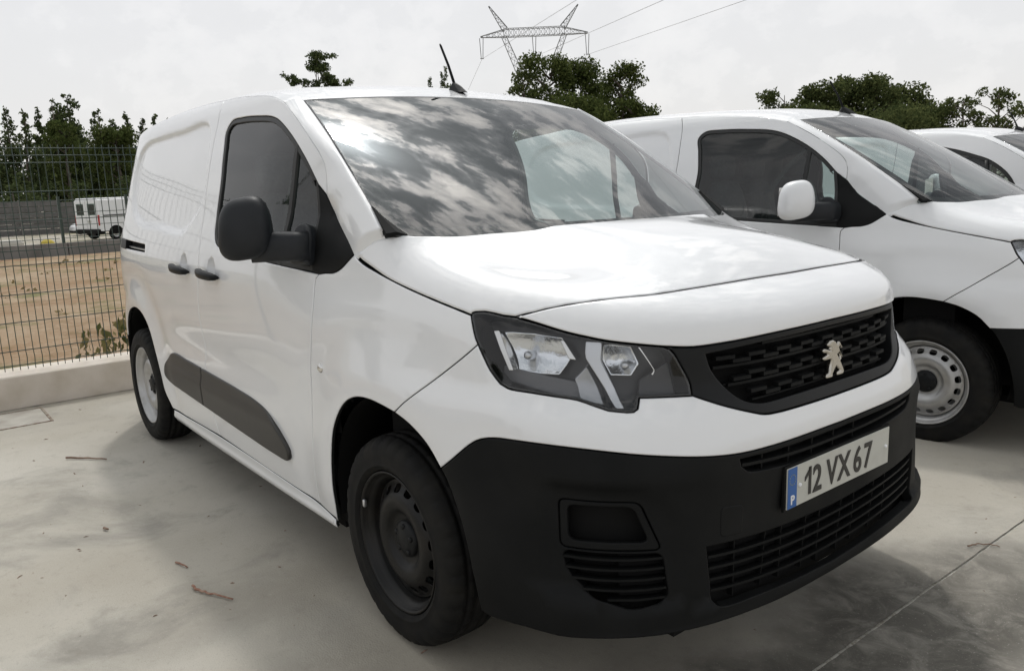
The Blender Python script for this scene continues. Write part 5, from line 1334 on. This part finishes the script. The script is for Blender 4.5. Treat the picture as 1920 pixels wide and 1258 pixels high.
# weeds along the kerb behind the van, and loose grass on the dirt
rg = np.random.default_rng(5)
cl = [(-4.62-abs(rg.normal())*.45, -.62+rg.normal()*.13+i*.02, .08+.34*rg.random()**1.5, .07, .09, .16+.16*rg.random()) for i in range(46)]
wd = fast_quads('weeds', leaves(rg, cl, 1.6, .075, .55), 'leaf_weed', None); tag(wd, 'tall dry weeds behind the fence beside the nearest van', 'weeds', kind='stuff')
cl = [(-rg.uniform(5, 20), rg.uniform(-2.5, 5), .02, .06+.1*rg.random(), .06+.15*rg.random(), .03+.04*rg.random()) for i in range(60)]
wd = fast_quads('ground_litter', leaves(rg, cl, .5, .07), 'leaf_dry', None); tag(wd, 'dry grass tufts and litter scattered over the dirt yard', 'litter', kind='stuff')

# ------------------------------------------------------------------ power line
mat('steel', (.20, .205, .21), .6, metal=.3)
py = thing('power_pylon', 'steel lattice power pylon with splayed horns above the oaks', 'pylon', (-176.2, 149.6, -1.0), math.atan2(22.8, 19.3))
# local x runs along the crossarm (left end of the photo = negative x)
def lat(nm, A, B, wa, wb, n, r=.085):
    """lattice beam between A and B, square section narrowing wa -> wb"""
    A = Vector(A); B = Vector(B); d = (B-A).normalized(); s = Vector((0, 1, 0)); u = d.cross(s).normalized(); m = MB()
    P = [[A+(B-A)*i/n+(u*a+s*b)*.5*(wa+(wb-wa)*i/n) for a, b in ((1, 1), (-1, 1), (-1, -1), (1, -1))] for i in range(n+1)]
    for i in range(n):
        for k in range(4):
            m.tube([P[i][k], P[i+1][k]], r, 4, False); m.tube([P[i][k], P[i+1][(k+1) % 4]], r*.6, 4, False)
    for i in range(n+1):
        for k in range(4): m.tube([P[i][k], P[i][(k+1) % 4]], r*.5, 4, False)
    return m.build(nm, 'steel', py)
zb, zt = 42.5, 45.0
lat('crossarm', (-8.4, 0, 43.9), (8.4, 0, 43.9), 2.1, 2.1, 12)
lat('arm_tip', (-8.4, 0, 43.8), (-14.9, 0, 43.1), 1.9, .3, 4); lat('arm_tip', (8.4, 0, 43.8), (14.9, 0, 43.1), 1.9, .3, 4)
lat('horn', (-8.0, 0, 44.8), (-12.3, 0, 51.1), 1.6, .2, 6); lat('horn', (8.0, 0, 44.8), (12.3, 0, 50.6), 1.6, .2, 6)
lat('leg', (-8.4, 0, 43.0), (-1.4, 0, 26.0), 1.3, 2.0, 9); lat('leg', (8.4, 0, 43.0), (1.4, 0, 26.0), 1.3, 2.0, 9)
lat('tower_body', (0, 0, 26.0), (0, 0, 0), 3.2, 8.0, 9, .11)
for x in (-14.7, 0, 14.7):
    MB().tube([(x-.5, 0, 42.8), (x-.25, 0, 37.6)], .10, 5).tube([(x+.5, 0, 42.8), (x+.25, 0, 37.6)], .10, 5).tube([(x-.5, 0, 37.4), (x+.5, 0, 37.4)], .14, 5).build('insulator', 'steel', py)
mat('cable', (.30, .30, .31), .6)
cz, sz = math.cos(py.rotation_euler.z), math.sin(py.rotation_euler.z)
WD = Vector((WIRE_D[0], WIRE_D[1], WIRE_D[2]))
WL = ['power cable running up right from the left insulator of the pylon', 'power cable running up right from the middle insulator of the pylon', 'power cable running up right from the right insulator of the pylon']
for i, x in enumerate((-14.7, 0, 14.7)):
    P0 = Vector((-176.2+cz*x, 149.6+sz*x, 36.3)); m = MB()
    for oy in (-.2, .2):
        pts = []
        for j in range(25):
            tt = j/24; p = P0+WD*tt*2.2; p.z = P0.z+WD.z*4.0*(tt*1.1)*(tt*1.1-.5)/.5*.5 if False else P0.z+WD.z*(2.2*tt)*(1)+0
            pts.append(p+Vector((oy*sz, -oy*cz, 0)))
        m.tube(pts, .02, 4, False)
        pts = [P0-Vector((WD.x, WD.y, 0))*tt*1.2+Vector((0, 0, -14*tt)) for tt in np.linspace(0, 1, 8)]; m.tube([p+Vector((oy*sz, -oy*cz, 0)) for p in pts], .02, 4, False)
    o = m.build('power_cable', 'cable', None); tag(o, WL[i], 'cable', 'power cables')

# ------------------------------------------------------------------ the vans
van = thing('parked_van', 'white delivery van with black mirrors and number plate 12VX67 in the foreground', 'van')
build_van(van)
def copy_tree(o, parent, skip):
    c = o.copy(); COL.objects.link(c); c.parent = parent; c.name = o.name.split('.')[0]
    for ch in o.children:
        if ch.name.split('.')[0] not in skip: copy_tree(ch, c, skip)
    return c
recol = {}
def recolour(o, a, b):
    key = (o.data.name, b)
    if key not in recol:
        me = o.data.copy(); me.materials[0] = MATS[b]; recol[key] = me
    o.data = recol[key]
def make_copy(label, loc, rz, scale, skip):
    r = thing('parked_van', label, 'van', loc, rz); r.scale = scale
    for ch in van.children:
        if ch.name.split('.')[0] in skip: continue
        copy_tree(ch, r, skip)
    return r
SK = {'number_plate', 'emblem', 'front_bumper', 'bumper_band', 'grille_block', 'intake_rib'}
van2 = make_copy('white van with white mirrors and silver wheel beside the nearest van', (.10, 3.005, -.022), R(5), (1, 1, 1), SK)
build_van(van2, 'B')
for o in van2.children_recursive:
    n = o.name.split('.')[0]
    if n == 'side_mirror': recolour(o, 0, 'paint')
    if n in ('wheel', 'wheel_disc'): recolour(o, 0, 'rim_silver')
    if n == 'headlight': recolour(o, 0, 'reflector')
van3 = make_copy('rounded white van farthest right, mostly hidden behind the second van', (-.02, 6.06, 0), 0, (1, 1, .955), SK | {'front_door', 'dashboard_paper'})
build_van(van3, 'B'); build_van(van3, 'C')
for o in van3.children_recursive:
    if o.name.split('.')[0] in ('wheel', 'wheel_disc'): recolour(o, 0, 'rim_silver')

# ------------------------------------------------------------------ far vehicles beyond the fence
def wheel_simple(par, x, y, r, s):
    wh = fix_normals(MB().lathe([(r*.62, s*.10), (r*.8, s*.12), (r*.95, s*.10), (r, s*.06), (r, -s*.08), (r*.6, -s*.1)], 28).build('wheel', 'rubber', par, True, (x, y, r)))
    fix_normals(MB().lathe([(.001, s*.06), (r*.3, s*.07), (r*.5, s*.05), (r*.62, s*.10)], 24).build('rim', 'rim_silver', wh, True))
fv = thing('far_van', 'tall white panel van seen from behind beyond the wire fence', 'van', (-44.16, 6.78, -.66), R(115)); fv.scale = (.94, .94, .94)
# local: x forward, rear face at x=0
def ring(x, hw, z0, z1, r, tum): return [(x, -hw, z0), (x, -hw, z0+.5), (x, -hw+tum*.4, z1-.6), (x, -hw+tum, z1-r), (x, -hw+tum+r, z1), (x, hw-tum-r, z1), (x, hw-tum, z1-r), (x, hw-tum*.4, z1-.6), (x, hw, z0+.5), (x, hw, z0)]
V = []; F = []; secs = [(0.0, .96, .52, 2.24, .12, .06), (.06, 1.0, .50, 2.28, .12, .06), (3.3, 1.0, .45, 2.30, .12, .06), (3.7, 1.0, .45, 2.22, .12, .10), (4.5, .98, .42, 1.55, .10, .10), (5.0, .92, .42, 1.10, .08, .05), (5.15, .85, .45, .8, .06, .05)]
for s in secs: V += ring(*s)
for i in range(len(secs)-1):
    for k in range(9): F.append((i*10+k, i*10+k+1, (i+1)*10+k+1, (i+1)*10+k))
F += [tuple(range(9, -1, -1)), tuple(60+k for k in range(10))]
fix_normals(mesh_obj('body', V, F, 'paint', fv, None, False))
for s in (-1, 1):
    d = MB().box(-.03, -.004, s*.02 if s > 0 else -.90, .90 if s > 0 else -.02, .62, 2.14).build('rear_door', 'paint', fv, bevel=.01)
    MB().box(-.036, -.031, s*.46-.30, s*.46+.30, 1.36, 1.98).build('window', 'side_glass', d); MB().box(-.0355, -.0305, s*.46-.27, s*.46+.27, 1.40, 1.94).build('window_dark', 'gloss_black', d)
    MB().box(-.02, .06, s*.93-.05, s*.93+.06, .80, 1.36).build('tail_light', 'tail_red', fv, bevel=.01)
    wheel_simple(fv, .95, s*.90, .34, s); wheel_simple(fv, 4.1, s*.90, .34, s)
    V = []; 
    for i in range(17):
        a = PI*i/16; V += [(.95+.46*math.cos(a), s*1.012, .36+.42*math.sin(a))]
    mesh_obj('wheel_arch', V+[(.95, s*1.012, .30)], [(16-i, 15-i, 17) if s > 0 else (i, i+1, 17) for i in range(16)], 'inner', fv, None, False)
    MB().box(1.5, 3.6, s*1.004-.012, s*1.004+.012, .55, .75).build('side_moulding', 'moulding', fv)
    MB().box(.3, 3.4, s*1.0-.012, s*1.0+.012, 1.30, 1.36).build('side_rail', 'moulding', fv)
MB().box(-.10, .30, -.98, .98, .36, .60).build('rear_bumper', 'plastic', fv, bevel=.03)
MB().box(-.038, -.032, -.36, -.06, .95, 1.08).build('number_plate', 'plate_white', fv)
fc = thing('far_car', 'white car nose showing left of the far panel van', 'car', (-52.8, 9.2, -.66), R(-80)); fc.scale = (.85, .85, .78)
V = []; F = []; secs = [(2.0, .70, .35, .62), (1.85, .82, .28, .80), (1.5, .86, .25, .95), (.7, .88, .25, 1.05), (.1, .72, .25, 1.42), (-1.0, .72, .25, 1.45), (-1.8, .84, .28, 1.05), (-2.0, .80, .35, .8)]
for (x, hw, z0, z1) in secs: V += [(x, -hw, z0), (x, -hw, (z0+z1)*.55), (x, -hw*.86, z1*.97), (x, -hw*.6, z1), (x, hw*.6, z1), (x, hw*.86, z1*.97), (x, hw, (z0+z1)*.55), (x, hw, z0)]
for i in range(len(secs)-1):
    for k in range(7): F.append((i*8+k, i*8+k+1, (i+1)*8+k+1, (i+1)*8+k))
F += [tuple(range(8)), tuple(56+k for k in range(8))]
fix_normals(mesh_obj('body', V, F, 'paint', fc))
MB().box(-1.95, 1.98, -.80, .80, .16, .42).build('bumper', 'plastic', fc, bevel=.04)
for s in (-1, 1):
    wheel_simple(fc, 1.25, s*.80, .29, s); wheel_simple(fc, -1.3, s*.80, .29, s)

# ------------------------------------------------------------------ twigs and debris on the slab
mat('twig', (.16, .10, .07), .9, noise=(60, (.28, .20, .15), .4, .65))
mat('twig_red', (.26, .13, .09), .9, noise=(60, (.36, .24, .18), .4, .65))
def twig(pts, r, m, label):
    rg_ = random.Random(len(label)); P = []
    for a, b in zip(pts[:-1], pts[1:]):
        for j in range(4): P.append((a[0]+(b[0]-a[0])*j/4+rg_.uniform(-.004, .004), a[1]+(b[1]-a[1])*j/4+rg_.uniform(-.004, .004), r+.002+rg_.random()*.003))
    P.append((pts[-1][0], pts[-1][1], r+.002)); o = MB().tube(P, [r*(1-.5*i/len(P)) for i in range(len(P))], 6).build('twig', m, None, True); tag(o, label, 'twig', 'twigs on the concrete')
twig([(-2.75, -1.337), (-2.66, -1.25), (-2.57, -1.176)], .006, 'twig', 'long dark straight twig on the concrete left of the rear wheel')
twig([(-.789, -1.275), (-.73, -1.262), (-.68, -1.232), (-.601, -1.195)], .005, 'twig_red', 'reddish curved twig on the concrete left of the front wheel')
twig([(-1.031, -1.261), (-.958, -1.239)], .004, 'twig_red', 'short reddish twig beyond the curved twig on the concrete')
twig([(.878, 1.004), (.89, 1.05), (.925, 1.08), (.955, 1.085)], .003, 'twig', 'thin bent twig on the concrete right of the nearest van')
twig([(-1.575, -1.40), (-1.55, -1.385)], .006, 'twig', 'tiny stub of bark on the pale concrete left of the sill')
rg = np.random.default_rng(9); V = []; F = []
for i in range(170):
    x, y = rg.uniform(-4.1, 2.0), rg.uniform(-2.6, -.6)
    if rg.random() < .25: x, y = rg.uniform(.6, 2.5), rg.uniform(-1, 2.2)
    s = .0018+.0042*rg.random()**3; a = rg.random()*PI; e_ = 1+2.5*rg.random(); c, n = math.cos(a), math.sin(a); b = len(V)
    for (u, v) in ((-e_, -.6), (e_, -.5), (e_*.8, .6), (-e_*.7, .5)): V.append((x+s*(u*c-v*n), y+s*(u*n+v*c), .001))
    V.append((x, y, .001+s*.8)); F += [(b, b+1, b+4), (b+1, b+2, b+4), (b+2, b+3, b+4), (b+3, b, b+4)]
o = mesh_obj('bark_crumbs', V, F, 'twig', None, None, False); tag(o, 'tiny crumbs of bark and grit scattered on the concrete', 'debris', kind='stuff')

# ------------------------------------------------------------------ surroundings that the paint and glass mirror
for i in range(5): fence_panel('wire_fence', ['first','second','third','fourth','fifth'][i]+' wire fence panel across the yard, counted from the kerb, mirrored in the side windows', (-9.2+i*2.53, -11.5, 0), PI/2)
mat('render_wall', (.60, .57, .52), .9); mat('tiles', (.30, .13, .08), .9)
hs = thing('house', 'pale house across the yard, mirrored in the side panel', 'house', (-24, -38, -.6), R(20))
MB().box(-4, 4, -3, 3, 0, 5.4).build('wall', 'render_wall', hs)
MB().add([(-4.3, -3.4, 5.4), (4.3, -3.4, 5.4), (4.3, 3.4, 5.4), (-4.3, 3.4, 5.4), (-4.3, 0, 7.2), (4.3, 0, 7.2)], [(0, 1, 5, 4), (2, 3, 4, 5), (0, 4, 3), (1, 2, 5), (3, 2, 1, 0)]).build('roof', 'tiles', hs)
for j in range(3):
    for q in range(2): MB().box(-3+j*2.5, -2+j*2.5, 3.0, 3.03, 1+q*2.4, 2.3+q*2.4).build('window', 'gloss_black', hs)
for i, (x, y, h_, w_) in enumerate(((-30, -34, 7, 2.6), (-40, -26, 8, 2.4), (-10, -40, 5, 2.5), (4, -44, 4.5, 2.6), (-20, -46, 8, 3.0), (14, -44, 5, 2.8))):
    tree('oak', x, y, h_, w_, ['broad oak beyond the mirrored house, far left', 'tall oak mirrored near the rear corner of the nearest van', 'oak right of the house across the yard', 'low broad oak across the yard opposite the front door', 'tallest oak behind the house across the yard', 'oak across the yard opposite the front bumper'][i], 300+i, group='trees across the yard')
